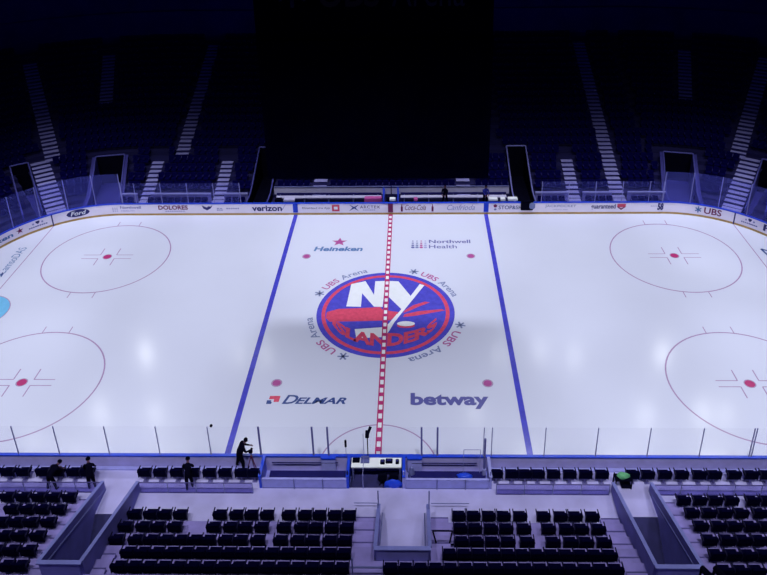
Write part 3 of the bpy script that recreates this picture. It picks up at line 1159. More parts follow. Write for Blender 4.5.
# ================================================================== FAR BENCHES
# ledge behind players' benches
for sg, nm in ((-1, 'under the short row of dark seats, before the first bench'), (1, 'behind the two standing people')):
    root = empty('bench_back_wall')
    tag(root, 'pale wall ' + nm, 'wall')
    a, c = sorted((sg * .04, sg * 9.9))
    mb = MB()
    mb.box(a, c, 15.40, 15.48, .3, 1.28, BENCHPALE)
    part(mb, 'wall_panel', root)
    mb = MB()
    mb.box(a, c, 15.36, 15.52, 1.28, 1.31, STEEL)
    part(mb, 'wall_cap', root)
    be = empty('players_bench', (0, 0, 0))
    tag(be, ('long pale team bench before the pale wall with no one near it' if sg < 0 else 'long pale team bench where two people stand'), 'bench')
    mb = MB()
    a, c = sorted((sg * .8, sg * 9.6))
    mb.box(a, c, 14.45, 14.85, .72, .78, BENCHPALE)
    part(mb, 'seat', be)
    mb = MB()
    mb.box(a, c, 14.90, 14.96, .80, .98, BENCHM)
    part(mb, 'backrest', be, 'dark narrow back rail')
    for i in range(5):
        x = a + .3 + (c - a - .6) * i / 4
        mb = MB()
        mb.box(x - .05, x + .05, 14.5, 14.93, .3, .72, STEEL)
        mb.box(x - .03, x + .03, 14.88, 14.94, .72, .85, STEEL)
        part(mb, 'leg', be)
# divider between the benches
for x, nm in ((-.55, 'beside the second dark printed pads'), (.62, 'towards the walking person')):
    b = MB()
    b.box(x - .06, x + .06, 13.1, 13.22, .3, 2.35, BLUECAP)
    b.box(x - .04, x + .04, 13.1, 15.3, .3, 1.15, BLUECAP)
    tag(b.build('bench_divider'), 'blue divider post between the team benches, ' + nm, 'divider')
# small things on the far boards and benches
b = MB()
b.cbox(-2.15, -.72, 13.35, 13.75, .3, 1.28, PINK, .04)
tag(b.build('equipment_case'), 'dull pink and red case standing beside the blue bench divider', 'case')
for i, (x, w, mt, lab) in enumerate(((-9.2, .55, BLACK, 'black bag on the bench ledge beside the first team tunnel'), (-8.3, .9, BENCHPALE, 'white folded towel next to the black bag on the ledge'), (.15, .5, WHITEPAINT, 'white tray between the two blue divider posts'),
                                     (-.2, .3, BLACK, 'small dark bottle box between the two blue divider posts'), (8.35, .75, WHITEPAINT, 'white towels piled on the far board beside the blue-clad person'), (9.15, .4, WHITEPAINT, 'small white bottle case on the board before the tunnel'), (9.95, .8, WHITEPAINT, 'wide white towel heap at the mouth of the white-framed tunnel'), (2.05, .3, PINK, 'small pink pad on the bench ledge past the divider'))):
    z = 1.15 + (0 if i < 0 else 0)
    b = MB()
    b.box(x - w / 2, x + w / 2, 13.28, 13.62, .3, 1.08, BENCHM)
    b.cbox(x - w / 2, x + w / 2, 13.25, 13.65, 1.08, 1.24, mt, .03)
    tag(b.build('shelf_box'), lab, 'box')
# dark thing hanging on the board by the tunnel
b = MB()
b.cbox(10.55, 11.55, 12.82, 12.90, .42, 1.28, BLACK, .06)
b.cbox(11.25, 11.7, 12.79, 12.82, .55, 1.12, GREYBLUE, .12)
b.box(10.6, 11.5, 12.82, 13.15, 1.10, 1.16, BLACK)
tag(b.build('draped_jacket'), 'black and grey jacket hanging over the far board before the white-framed tunnel', 'jacket')

# ================================================================== SCOREBOARD
sb = empty('scoreboard', (0, 0, 12.35))
tag(sb, 'huge black hanging scoreboard with unlit screens over centre ice', 'scoreboard')
b = MB()
c = [(-5.85, -5), (5.85, -5), (5.85, 3.4), (-5.85, 3.4)]
b.hexa([(x, y, .0) for x, y in c] + [(x * .99, y * .99, 10.9) for x, y in c], SBM)
o = b.build('housing', sb)
for nm, (x0, x1, y0, y1) in {'f': (-5.6, 5.6, -5.05, -4.97), 'b': (-5.6, 5.6, 3.36, 3.44)}.items():
    b = MB()
    b.box(x0, x1, y0, y1, .6, 7.6, SCREEN)
    b.build('video_screen', sb)
for sx in (-1, 1):
    b = MB()
    b.box(sx * 5.82, sx * 5.9, -4.6, 3.0, .6, 7.6, SCREEN)
    b.build('video_screen', sb)
b = MB()
zb = 9.25
put_text(b, 'Arena', lambda x, y: (.9 + 3.5 * x, -5.04, zb + 1.5 * y), SIGNBLUE, bold=.0)
put_text(b, 'UBS', lambda x, y: (-2.6 + 2.9 * x, -5.04, zb + 1.5 * y), SIGNRED, bold=.02)
for k in range(3):
    g = k * PI / 3 + PI / 2
    dx, dz = .75 * math.cos(g), .75 * math.sin(g)
    nx, nz = -.09 * math.sin(g), .09 * math.cos(g)
    q = [(-3.9 + dx + nx, zb + .75 + dz + nz), (-3.9 - dx + nx, zb + .75 - dz + nz), (-3.9 - dx - nx, zb + .75 - dz - nz), (-3.9 + dx - nx, zb + .75 + dz - nz)]
    b.quadmesh([(x, -5.05 - .002 * k, z) for x, z in q], [(0, 1, 2, 3)], SIGNBLUE)
b.build('arena_sign', sb)['label'] = 'unlit arena name on the scoreboard'
for sx in (-1, 1):
    for sy in (-1, 1):
        b = MB()
        b.bar((sx * 5, sy * 2.8 - .8, 10.8), (sx * 5, sy * 2.8 - .8, 22), .03, BLACK)
        b.build('hoist_cable', sb)
b = MB()
for y in (-3.6, 2.0):
    for z in (34.35, 35.6):
        b.box(-34, 34, y - .15, y + .15, z, z + .25, BLACK)
    for i in range(34):
        x = -34 + 2 * i
        b.bar((x, y, 34.5), (x + 1, y, 35.7), .06, BLACK, 4)
        b.bar((x + 1, y, 35.7), (x + 2, y, 34.5), .06, BLACK, 4)
tag(b.build('ceiling_beam'), 'black steel roof truss carrying the scoreboard', 'truss', kind='structure')

# ================================================================== NEAR STAND
NX = 24.
NH = [(-13.1, -11.5, 1.5, 7.3), (11.35, 13.05, 1.4, 7.3), (.28, 2.42, 3.05, 6.22)]


def near_terrace(x0, x1, prof_, name, label, hol, tm=TREAD):
    mb = MB()
    xs_ = sorted({x0, x1} | {h for hh in hol for h in hh[:2] if x0 < h < x1})
    zp = None
    for i, (d0, d1, z) in enumerate(prof_):
        cuts = sorted({d0, d1} | {h for hh in hol for h in hh[2:] if d0 < h < d1})
        for c0, c1 in zip(cuts[:-1], cuts[1:]):
            for xa, xb in zip(xs_[:-1], xs_[1:]):
                xm, dm = (xa + xb) / 2, (c0 + c1) / 2
                if any(h[0] < xm < h[1] and h[2] < dm < h[3] for h in hol):
                    continue
                ya, yb = -HY - c0, -HY - c1
                mb.quadmesh([(xa, yb, z), (xb, yb, z), (xb, ya, z), (xa, ya, z)], [(0, 1, 2, 3)], CONC if z < .35 else tm)
                if c0 == d0 and zp is not None and zp < z:
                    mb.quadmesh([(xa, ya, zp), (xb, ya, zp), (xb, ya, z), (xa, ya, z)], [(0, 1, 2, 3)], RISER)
        zp = z
    o = mb.build(name)
    tag(o, label, 'stand', kind='structure')


pc = [(.10, 3.50, .3)] + [(3.50 + .95 * (k - 1), 3.50 + .95 * k, ZC[k]) for k in range(1, 7)]
PENX = (-5.62, 5.55)
NH2 = NH + [(PENX[0], PENX[1], .10, 1.30)]
near_terrace(-12.3, 12.3, pc, 'near_stand_floor', 'pale concrete walkway and steps under the near seats', NH2)
po = [(.10, 2.60, .3)] + [(2.60 + .95 * (k - 1), 2.60 + .95 * k, ZO[k]) for k in range(1, 8)]
near_terrace(-NX, -12.3, po, 'near_stand_floor', 'concrete steps of the stand outside the first ramp', NH)
near_terrace(12.3, NX, po, 'near_stand_floor', 'concrete steps of the stand outside the second ramp', NH)
b = MB()
for x0, x1 in ((-NX, -12.3), (12.3, NX), (-12.3, 12.3)):
    b.box(x0, x1, -HY - 10.4, -HY - 10.0, 0, 3.0, RISER)
tag(b.build('wall_near_stand'), 'wall closing the top of the near stand', 'wall', kind='structure')


def near_steps(x0, x1, rows, dd, Z, label):
    """half steps in the aisle in front of each riser; dd: distance of the first riser behind the boards."""
    root = empty('aisle_steps', ((x0 + x1) / 2, -HY - dd - .95 * (rows[0] - 1), Z[rows[0] - 1]))
    tag(root, label, 'steps', 'near stand aisle steps')
    ox, oy, oz = root.location
    for k in rows:
        yr = -HY - dd - .95 * (k - 1)
        lo, hi = Z[k - 1], Z[k]
        mb = MB()
        mb.box(x0 - ox, x1 - ox, yr + .01 - oy, yr + .42 - oy, lo - oz, (lo + hi) / 2 - oz, TREAD)
        mb.box(x0 - ox, x1 - ox, yr + .36 - oy, yr + .42 - oy, (lo + hi) / 2 - oz, (lo + hi) / 2 + .012 - oz, RISER)
        part(mb, 'step', root)
    return root


YC = -HY - 2.42
near_steps(-11.3, -10.75, range(3, 7), 3.5, ZC, 'aisle steps between the first ramp and the seats inside it')
near_steps(-.95, .10, range(1, 4), 3.5, ZC, 'aisle steps beside the centre ramp, before the black seats')
near_steps(2.6, 3.4, range(1, 4), 3.5, ZC, 'aisle steps past the centre ramp with black rail frame')
near_steps(10.35, 11.2, range(1, 7), 3.5, ZC, 'wide aisle steps inside the second ramp')
near_steps(-14.1, -13.25, range(1, 8), 2.6, ZO, 'aisle steps outside the first ramp')
near_steps(13.2, 14.0, range(1, 8), 2.6, ZO, 'aisle steps outside the second ramp')


def ramp(x0, x1, y0, y1, zr0, zr1, label, floor_pts, t=.10, capm=WALLCAP, rails=False):
    """sunken exit: y0 nearest the ice (open), y1 at the stand; rim rises zr0 -> zr1."""
    root = empty('exit_ramp', ((x0 + x1) / 2, y0, 0))
    tag(root, label, 'exit ramp')

    def L(x, y, z):
        return (x - (x0 + x1) / 2, y - y0, z)
    for x, sx in ((x0, -1), (x1, 1)):
        mb = MB()
        a, c = x, x + sx * t
        mb.hexa([L(a, y0, -2.2), L(c, y0, -2.2), L(c, y1, -2.2), L(a, y1, -2.2), L(a, y0, zr0), L(c, y0, zr0), L(c, y1, zr1), L(a, y1, zr1)], WALLMAT)
        part(mb, 'side_wall', root)
        mb = MB()
        a, c = x - sx * .03, x + sx * (t + .03)
        mb.hexa([L(a, y0, zr0), L(c, y0, zr0), L(c, y1, zr1), L(a, y1, zr1), L(a, y0, zr0 + .05), L(c, y0, zr0 + .05), L(c, y1, zr1 + .05), L(a, y1, zr1 + .05)], capm)
        part(mb, 'wall_cap', root, 'paler steel cap')
    mb = MB()
    mb.hexa([L(x0, y1, -2.2), L(x1, y1, -2.2), L(x1, y1 - .12, -2.2), L(x0, y1 - .12, -2.2), L(x0, y1, zr1), L(x1, y1, zr1), L(x1, y1 - .12, zr1), L(x0, y1 - .12, zr1)], WALLMAT)
    part(mb, 'end_wall', root)
    mb = MB()
    mb.hexa([L(x0 - .1, y1 + .03, zr1), L(x1 + .1, y1 + .03, zr1), L(x1 + .1, y1 - .15, zr1), L(x0 - .1, y1 - .15, zr1), L(x0 - .1, y1 + .03, zr1 + .05), L(x1 + .1, y1 + .03, zr1 + .05), L(x1 + .1, y1 - .15, zr1 + .05), L(x0 - .1, y1 - .15, zr1 + .05)], capm)
    part(mb, 'wall_cap', root, 'paler steel cap')
    mb = MB()
    for (ya, za), (yb, zb_) in zip(floor_pts[:-1], floor_pts[1:]):
        mt = CONC if za > .25 and zb_ > .25 else DARKFLOOR  # shade of the sunken part painted as a darker floor
        mb.quadmesh([L(x0, yb, zb_), L(x1, yb, zb_), L(x1, ya, za), L(x0, ya, za)], [(0, 1, 2, 3)], mt)
    part(mb, 'ramp_floor', root)
    # hand rail along one inner wall
    for x in ((x0 + .12), (x1 - .12)):
        mb = MB()
        mb.bar(L(x, y0 - .3, zr0 - .18), L(x, y1 + .3, zr1 - .35), .022, STEEL)
        part(mb, 'hand_rail', root)
    return root


def stepsdown(y0, y1, z0, z1, n):
    P = []
    for i in range(n):
        a = y0 + (y1 - y0) * i / n
        c = y0 + (y1 - y0) * (i + 1) / n
        z = z0 + (z1 - z0) * i / (n)
        zn = z0 + (z1 - z0) * (i + 1) / n
        P += [(a, z), (c, z)]
        P += [(c, zn)]
    return P


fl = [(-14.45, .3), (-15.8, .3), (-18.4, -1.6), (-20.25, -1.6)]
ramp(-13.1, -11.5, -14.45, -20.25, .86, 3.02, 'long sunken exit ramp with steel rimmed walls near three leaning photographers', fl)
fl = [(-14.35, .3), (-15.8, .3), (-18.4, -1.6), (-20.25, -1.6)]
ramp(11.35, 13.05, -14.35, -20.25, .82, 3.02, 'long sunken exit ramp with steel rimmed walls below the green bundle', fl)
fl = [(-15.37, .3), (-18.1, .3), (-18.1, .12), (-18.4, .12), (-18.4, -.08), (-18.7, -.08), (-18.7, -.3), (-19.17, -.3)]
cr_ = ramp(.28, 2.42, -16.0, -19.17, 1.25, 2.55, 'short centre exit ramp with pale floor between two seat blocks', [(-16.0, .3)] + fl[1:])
b = MB()
b.quadmesh([(.28, -16.0, .301), (2.42, -16.0, .301), (2.42, -15.97, .301), (.28, -15.97, .301)], [(0, 1, 2, 3)], CONC)
tag(b.build('floor_centre_exit'), 'pale landing before the centre exit ramp', 'floor', kind='structure')
for x, lab in ((.2, 'slim dark post at the mouth of the centre ramp beside the aisle of black seats'), (2.52, 'slim dark post at the mouth of the centre ramp nearest the black frame')):
    b = MB()
    b.bar((x, -15.95, .3), (x, -15.95, 2.05), .03, STEEL)
    b.bar((x, -15.95, 1.5), (x, -16.4, 1.5), .022, STEEL)
    tag(b.build('rail_post'), lab, 'post')

# rails across aisle tops (thin)
for x0, x1, lab in ((-.98, .12, 'thin steel rail across the aisle beside the centre ramp'), (2.62, 4.4, 'thin steel rail across the aisle at the black frame')):
    b = MB()
    b.bar((x0, YC - .02, .62), (x1, YC - .02, .62), .02, STEEL)
    tag(b.build('step_nosing_rail'), lab, 'rail')
# black trapezoid frame
root = empty('rail_stand', (3.05, -17.95, 1.05))
tag(root, 'black four-sided rail frame standing in the aisle past the centre ramp', 'handrail')
for a, c, nm in (((-.42, 0, .95), (.42, 0, .95), 'top_bar'), ((-.42, 0, .95), (-.22, 0, 0), 'post'), ((.42, 0, .95), (.28, 0, 0), 'post'), ((-.34, 0, .12), (.5, 0, .12), 'lower_bar')):
    b = MB()
    b.bar(a, c, .035, BLACK)
    part(b, nm, root)
b = MB()
b.bar((-.62, -20.25, 2.4), (-.62, -20.25, 3.35), .03, STEEL)
tag(b.build('rail_post'), 'slim post at the bottom of the aisle before the centre ramp', 'post')
b = MB()
b.box(-1.0, .9, -20.0, -19.94, 2.40, 2.45, STEEL)
tag(b.build('step_nosing_rail'), 'thin rail across the lowest visible step of the centre aisle', 'rail')
# padded posts at the lower frame edge
for (u, v), lab in (((702, 567), 'thick black rounded rail end beside the second ramp corner'), ((715, 567), 'thick black rounded rail end against the lowest outer seats')):
    P = at_y(u, v, -20.8)
    b = MB()
    pts_ = [P + Vector((0, 0, -.02)), P + Vector((.12, -.35, .0)), P + Vector((.26, -.8, -.05))]
    b.bar(pts_[0], pts_[1], .10, BLACK, 10, .15)
    b.bar(pts_[1], pts_[2], .15, BLACK, 10)
    b.bar((pts_[2].x, pts_[2].y, 2.8), pts_[2], .05, BLACK, 8)
    b.bar((pts_[0].x, pts_[0].y, 2.8), pts_[0], .05, BLACK, 8)
    tag(b.build('handrail_end', smooth=False), lab, 'handrail')

# glass rail behind the front row
for x0, x1, lab in ((-22, -13.2, 'low glass rail behind the outer front row near the hunched photographer'), (-11.35, -5.9, 'low glass rail behind the front row between ramp and first penalty box'),
                    (5.75, 11.1, 'low glass rail behind the front row beside the second penalty box'), (13.2, 22, 'low glass rail behind the front row past the second ramp')):
    root = empty('glass_rail')
    tag(root, lab, 'glass rail')
    n = max(1, round((x1 - x0) / 1.28))
    for i in range(n + 1):
        x = x0 + (x1 - x0) * i / n
        mb = MB()
        mb.bar((x, -14.6, .3), (x, -14.6, .98), .022, STEEL)
        part(mb, 'post', root)
        if i < n:
            mb = MB()
            mb.box(x + .03, x + (x1 - x0) / n - .03, -14.606, -14.594, .34, .92, RAILGLASS)
            part(mb, 'glass_panel', root)
    mb = MB()
    mb.box(x0, x1, -14.62, -14.58, .95, .98, RISER)
    mb.box(x0, x1, -14.62, -14.58, .30, .34, RISER)
    part(mb, 'top_rail', root)
# kerb strip behind boards (pale line)
for x0, x1 in ((-NX, PENX[0] - .1), (PENX[1] + .1, NX)):
    b = MB()
    b.box(x0, x1, -HY - .32, -HY - .12, .3, .36, RAILPALE)
    tag(b.build('trim_1' if x0 < 0 else 'trim_2'), 'pale kerb behind the near boards', 'trim', kind='structure')

# ================================================================== PENALTY BOXES
b = MB()
b.box(PENX[0], PENX[1], -HY - 1.32, -HY - .1, -.02, .10, PANELM)
tag(b.build('floor_penalty_area'), 'violet floor of the penalty boxes', 'floor', kind='structure')
for x0, x1, nm in ((-5.5, -1.42, 'penalty box beside the photographer on the near boards'), (1.42, 5.42, 'penalty box with blue bag on its bench')):
    root = empty('penalty_box')
    tag(root, nm, 'penalty box')
    mb = MB()
    mb.box(x0, x1, -14.30, -14.22, .1, .88, PANELM)
    mb.box(x0, x1, -14.31, -14.30, .28, .36, STEEL)
    part(mb, 'back_panel', root)
    mb = MB()
    mb.box(x0, x1, -14.32, -14.20, .88, .90, PANELM)
    part(mb, 'top_rail', root)
    mb = MB()
    mb.box(x0 + .25, x1 - .1, -14.16, -13.42, .42, .50, BENCHM)
    mb.box(x0 + .25, x1 - .1, -14.18, -14.10, .50, .80, BENCHM)
    mb.box(x0 + .3, x1 - .15, -13.50, -13.46, .12, .42, BENCHM)
    for x in (x0 + .5, (x0 + x1) / 2, x1 - .4):
        mb.box(x - .04, x + .04, -14.1, -13.8, .1, .45, BENCHM)
    part(mb, 'bench', root, 'long navy bench')
    mb = MB()
    mb.box(x0 + .3, x1 - .5, -13.20, -13.16, .74, .78, BENCHM)
    part(mb, 'stick_rail', root)
    for t_ in (.38, .72):
        x = x0 + (x1 - x0) * t_
        mb = MB()
        mb.bar((x, -14.34, .1), (x, -14.34, .95), .02, STEEL)
        part(mb, 'post', root)
    # gate towards the ice at the inner end
    gx = x1 - 1.0 if x0 < 0 else x0 + .42
    mb = MB()
    mb.box(gx - .32, gx + .38, -13.20, -13.12, .12, 1.0, PANELM)
    mb.box(gx - .34, gx + .40, -13.24, -13.08, 1.04, 1.12, BLUECAP)
    part(mb, 'gate', root, 'gate with blue cap')
for x, mt, lab in ((-5.58, BLUECAP, 'bright blue divider wall between the front row and the first penalty box'), (-1.36, BLUECAP, 'blue divider with dark foot beside the scorer table and microphone'), (1.34, PANELM, 'violet divider with pale post past the scorer table'), (5.5, PANELM, 'pale divider between the second penalty box and the front row')):
    root = empty('box_divider')
    tag(root, lab, 'divider')
    mb = MB()
    mb.box(x - .06, x + .06, -14.3, -13.08, .1, 1.05, mt)
    part(mb, 'divider_panel', root)
    mb = MB()
    mb.box(x - .075, x + .075, -14.32, -13.08, 1.05, 1.10, BLUECAP if mt == BLUECAP or x == 1.34 else RAILPALE)
    part(mb, 'divider_cap', root)
    mb = MB()
    mb.bar((x, -14.2, .1), (x, -14.2, 1.35), .04, RAILPALE if x > 0 else BENCHM)
    part(mb, 'end_post', root)
# scorer area
b = MB()
b.box(-1.28, 1.26, -14.30, -13.08, .101, .13, DARKFLOOR)
tag(b.build('floor_scorer'), 'dark floor between the penalty boxes', 'floor', kind='structure')
root = empty('scorer_table', (0, -13.42, .13))
tag(root, 'long white scorer table between the two penalty boxes', 'table')
mb = MB()
mb.box(-1.22, 1.22, -.26, .32, .84, .90, TABLEM)
part(mb, 'table_top', root)
for x in (-1.15, 1.15):
    for y in (-.2, .25):
        mb = MB()
        mb.box(x - .03, x + .03, y - .03, y + .03, 0, .84, STEEL)
        part(mb, 'leg', root)
TZ = 1.03
b = MB()
b.cbox(-1.18, -.82, -13.42, -13.18, TZ, TZ + .10, BLACK, .02)
tag(b.build('telephone'), 'black desk unit at the microphone end of the white scorer table', 'device')
b = MB()
b.box(-.78, -.35, -13.45, -13.22, TZ, TZ + .05, STEEL)
b.cbox(-.76, -.37, -13.25, -13.22, TZ + .05, TZ + .25, STEEL, .02)
tag(b.build('laptop'), 'grey open laptop on the white scorer table', 'laptop')
for x, y, w, lab in ((.30, -13.42, .22, 'small black box nearest the middle of the white scorer table'), (.62, -13.36, .34, 'wide black console on the white scorer table'), (1.02, -13.40, .16, 'upright black radio at the end of the white scorer table')):
    b = MB()
    b.cbox(x - w / 2, x + w / 2, y - .1, y + .1, TZ, TZ + .13, BLACK, .03)
    b.box(x - w / 3, x + w / 3, y - .06, y + .03, TZ + .13, TZ + .17, NAVY)
    tag(b.build('desk_console'), lab, 'device')
for x, lab in ((.30, 'dark office chair tucked under the middle of the scorer table'), (.85, 'dark office chair tucked under the console end of the scorer table')):
    root = empty('office_chair', (x, -13.85, .13))
    tag(root, lab, 'chair')
    mb = MB()
    mb.cbox(-.22, .22, -.2, .2, .42, .50, BLACK, .03)
    part(mb, 'seat', root)
    mb = MB()
    mb.cbox(-.2, .2, -.24, -.19, .5, .82, BLACK, .05)
    part(mb, 'backrest', root)
    mb = MB()
    mb.bar((0, 0, .06), (0, 0, .42), .03, BLACK)
    for i in range(5):
        a = 2 * PI * i / 5
        mb.bar((0, 0, .08), (.22 * math.cos(a), .22 * math.sin(a), .03), .02, BLACK)
    part(mb, 'base', root)


def blob(name, cx, cy, cz, rx, ry, rz, mt, lab, cat, seed=1, flat=0):
    rnd = random.Random(seed)
    import bmesh
    bm = bmesh.new()
    bmesh.ops.create_icosphere(bm, subdivisions=3, radius=1)
    ph = [rnd.uniform(0, 6) for _ in range(6)]
    for v in bm.verts:
        c_ = v.co.copy()
        k = 1 + .12 * math.sin(3 * c_.x + ph[0]) * math.cos(4 * c_.y + ph[1]) + .08 * math.sin(7 * c_.z + ph[2] + 5 * c_.x) + .06 * math.sin(9 * c_.y + ph[3])
        z = c_.z * k
        if z < -.55:
            z = -.55
        v.co = Vector((c_.x * k * rx, c_.y * k * ry, (z + .55) * rz))
    me = bpy.data.meshes.new(name)
    bm.to_mesh(me)
    bm.free()
    me.materials.append(mt)
    me.polygons.foreach_set('use_smooth', [True] * len(me.polygons))
    o = bpy.data.objects.new(name, me)
    COL.objects.link(o)
    o.location = (cx, cy, cz)
    if lab:
        tag(o, lab, cat)
    return o


blob('equipment_bag', .85, -14.12, .13, .42, .13, .38, BLUECAP, 'bright blue bag on the dark scorer floor behind the chairs', 'bag', 3)
blob('equipment_bag', 4.3, -13.80, .50, .38, .18, .14, BLUECAP, 'bright blue bag lying on the second penalty box bench', 'bag', 5)
blob('helmet', 1.72, -13.55, .10, .16, .16, .5, STEEL, 'grey jug shaped thing on the floor beside the scorer divider', 'jug', 8)

# poles at the boards
root = empty('goal_camera', (-.42, -13.18, 0))
tag(root, 'black camera on a slim pole standing up from the scorer table', 'camera')
mb = MB()
mb.bar((0, 0, 1.03), (0, 0, 2.55), .025, BLACK)
part(mb, 'pole', root)
mb = MB()
mb.cbox(-.09, .09, -.12, .12, 2.5, 2.78, BLACK, .03)
mb.bar((.02, .0, 2.62), (.16, .22, 2.9), .075, BLACK, 8)
part(mb, 'camera_body', root)
root = empty('microphone', (-1.5, -13.10, 0))
tag(root, 'dark microphone on a thin stalk at the blue divider', 'microphone')
mb = MB()
mb.bar((0, 0, 1.09), (0, 0, 1.75), .012, STEEL)
part(mb, 'stalk', root)
mb = MB()
mb.bar((0, 0, 1.75), (0, 0, 2.15), .055, BLACK, 8)
part(mb, 'foam_head', root)
b = MB()
b.bar((-.62, -14.28, .13), (-.62, -14.28, 1.2), .02, RAILPALE)
b.bar((-.62, -13.2, 1.05), (-.62, -13.2, 2.7), .014, THINPOST)
b.bar((-.62, -14.28, 1.2), (-.62, -13.2, 1.2), .014, THINPOST)
tag(b.build('cable_pole'), 'thin pale pole frame beside the camera pole at the scorer table', 'pole')
# glass gate frame in the second box
b = MB()
for a, c in (((4.25, -13.5, .1), (4.25, -13.5, 2.0)), ((5.05, -13.5, .1), (5.05, -13.5, 2.0)), ((4.25, -13.5, 2.0), (5.05, -13.5, 2.0))):
    b.bar(a, c, .014, THINPOST)
tag(b.build('gate_frame'), 'thin pale door frame inside the second penalty box', 'frame')
root = empty('corner_post', (5.25, -13.6, .1))
tag(root, 'tall steel post at the outer end of the second penalty box', 'post')
mb = MB()
mb.bar((0, 0, 0), (0, 0, 2.7), .05, POSTM, 8)
part(mb, 'post_shaft', root)
mb = MB()
mb.bar((0, 0, .2), (0, 0, .75), .09, RAILPALE, 8)
part(mb, 'post_sleeve', root, 'white sleeve')
# puck-like dots above boards (glass clips)
for u, v, lab in ((211, 426, 'small black clip on the near glass by the blue line'),):
    P = at_y(u, v, -HY - .09)
    b = MB()
    b.bar((P.x - .0, -HY - .03, P.z), (P.x, -HY - .11, P.z), .07, BLACK, 10)
    tag(b.build('glass_clip'), lab, 'clip')

# green bundle on a dark cart at the second ramp
root = empty('utility_cart', (11.88, -14.05, .3))
tag(root, 'small black open cart at the mouth of the second ramp', 'cart')
mb = MB()
mb.box(-.42, .38, -.22, .22, .50, .55, BLACK)
part(mb, 'top_shelf', root)
mb = MB()
mb.box(-.1, .38, -.22, .22, .06, .12, BLACK)
part(mb, 'lower_shelf', root)
for x in (-.40, .36):
    for y in (-.2, .2):
        mb = MB()
        mb.bar((x, y, 0), (x, y, .62), .03, BLACK)
        part(mb, 'post', root)
blob('green_jacket', 11.86, -14.03, .85, .30, .17, .14, GREEN, 'bright green bundle lying on the small black cart', 'jacket', 11)
for dx in (0, .22):
    P = Vector((12.16 + dx * .45, -13.9, .85))
    blob('paper_cup', P.x, P.y, P.z, .05, .05, .1, WHITEPAINT, 'small white cup on the black cart, %s the green bundle' % ('nearest' if dx == 0 else 'second from'), 'cup', 12 + int(dx * 10))


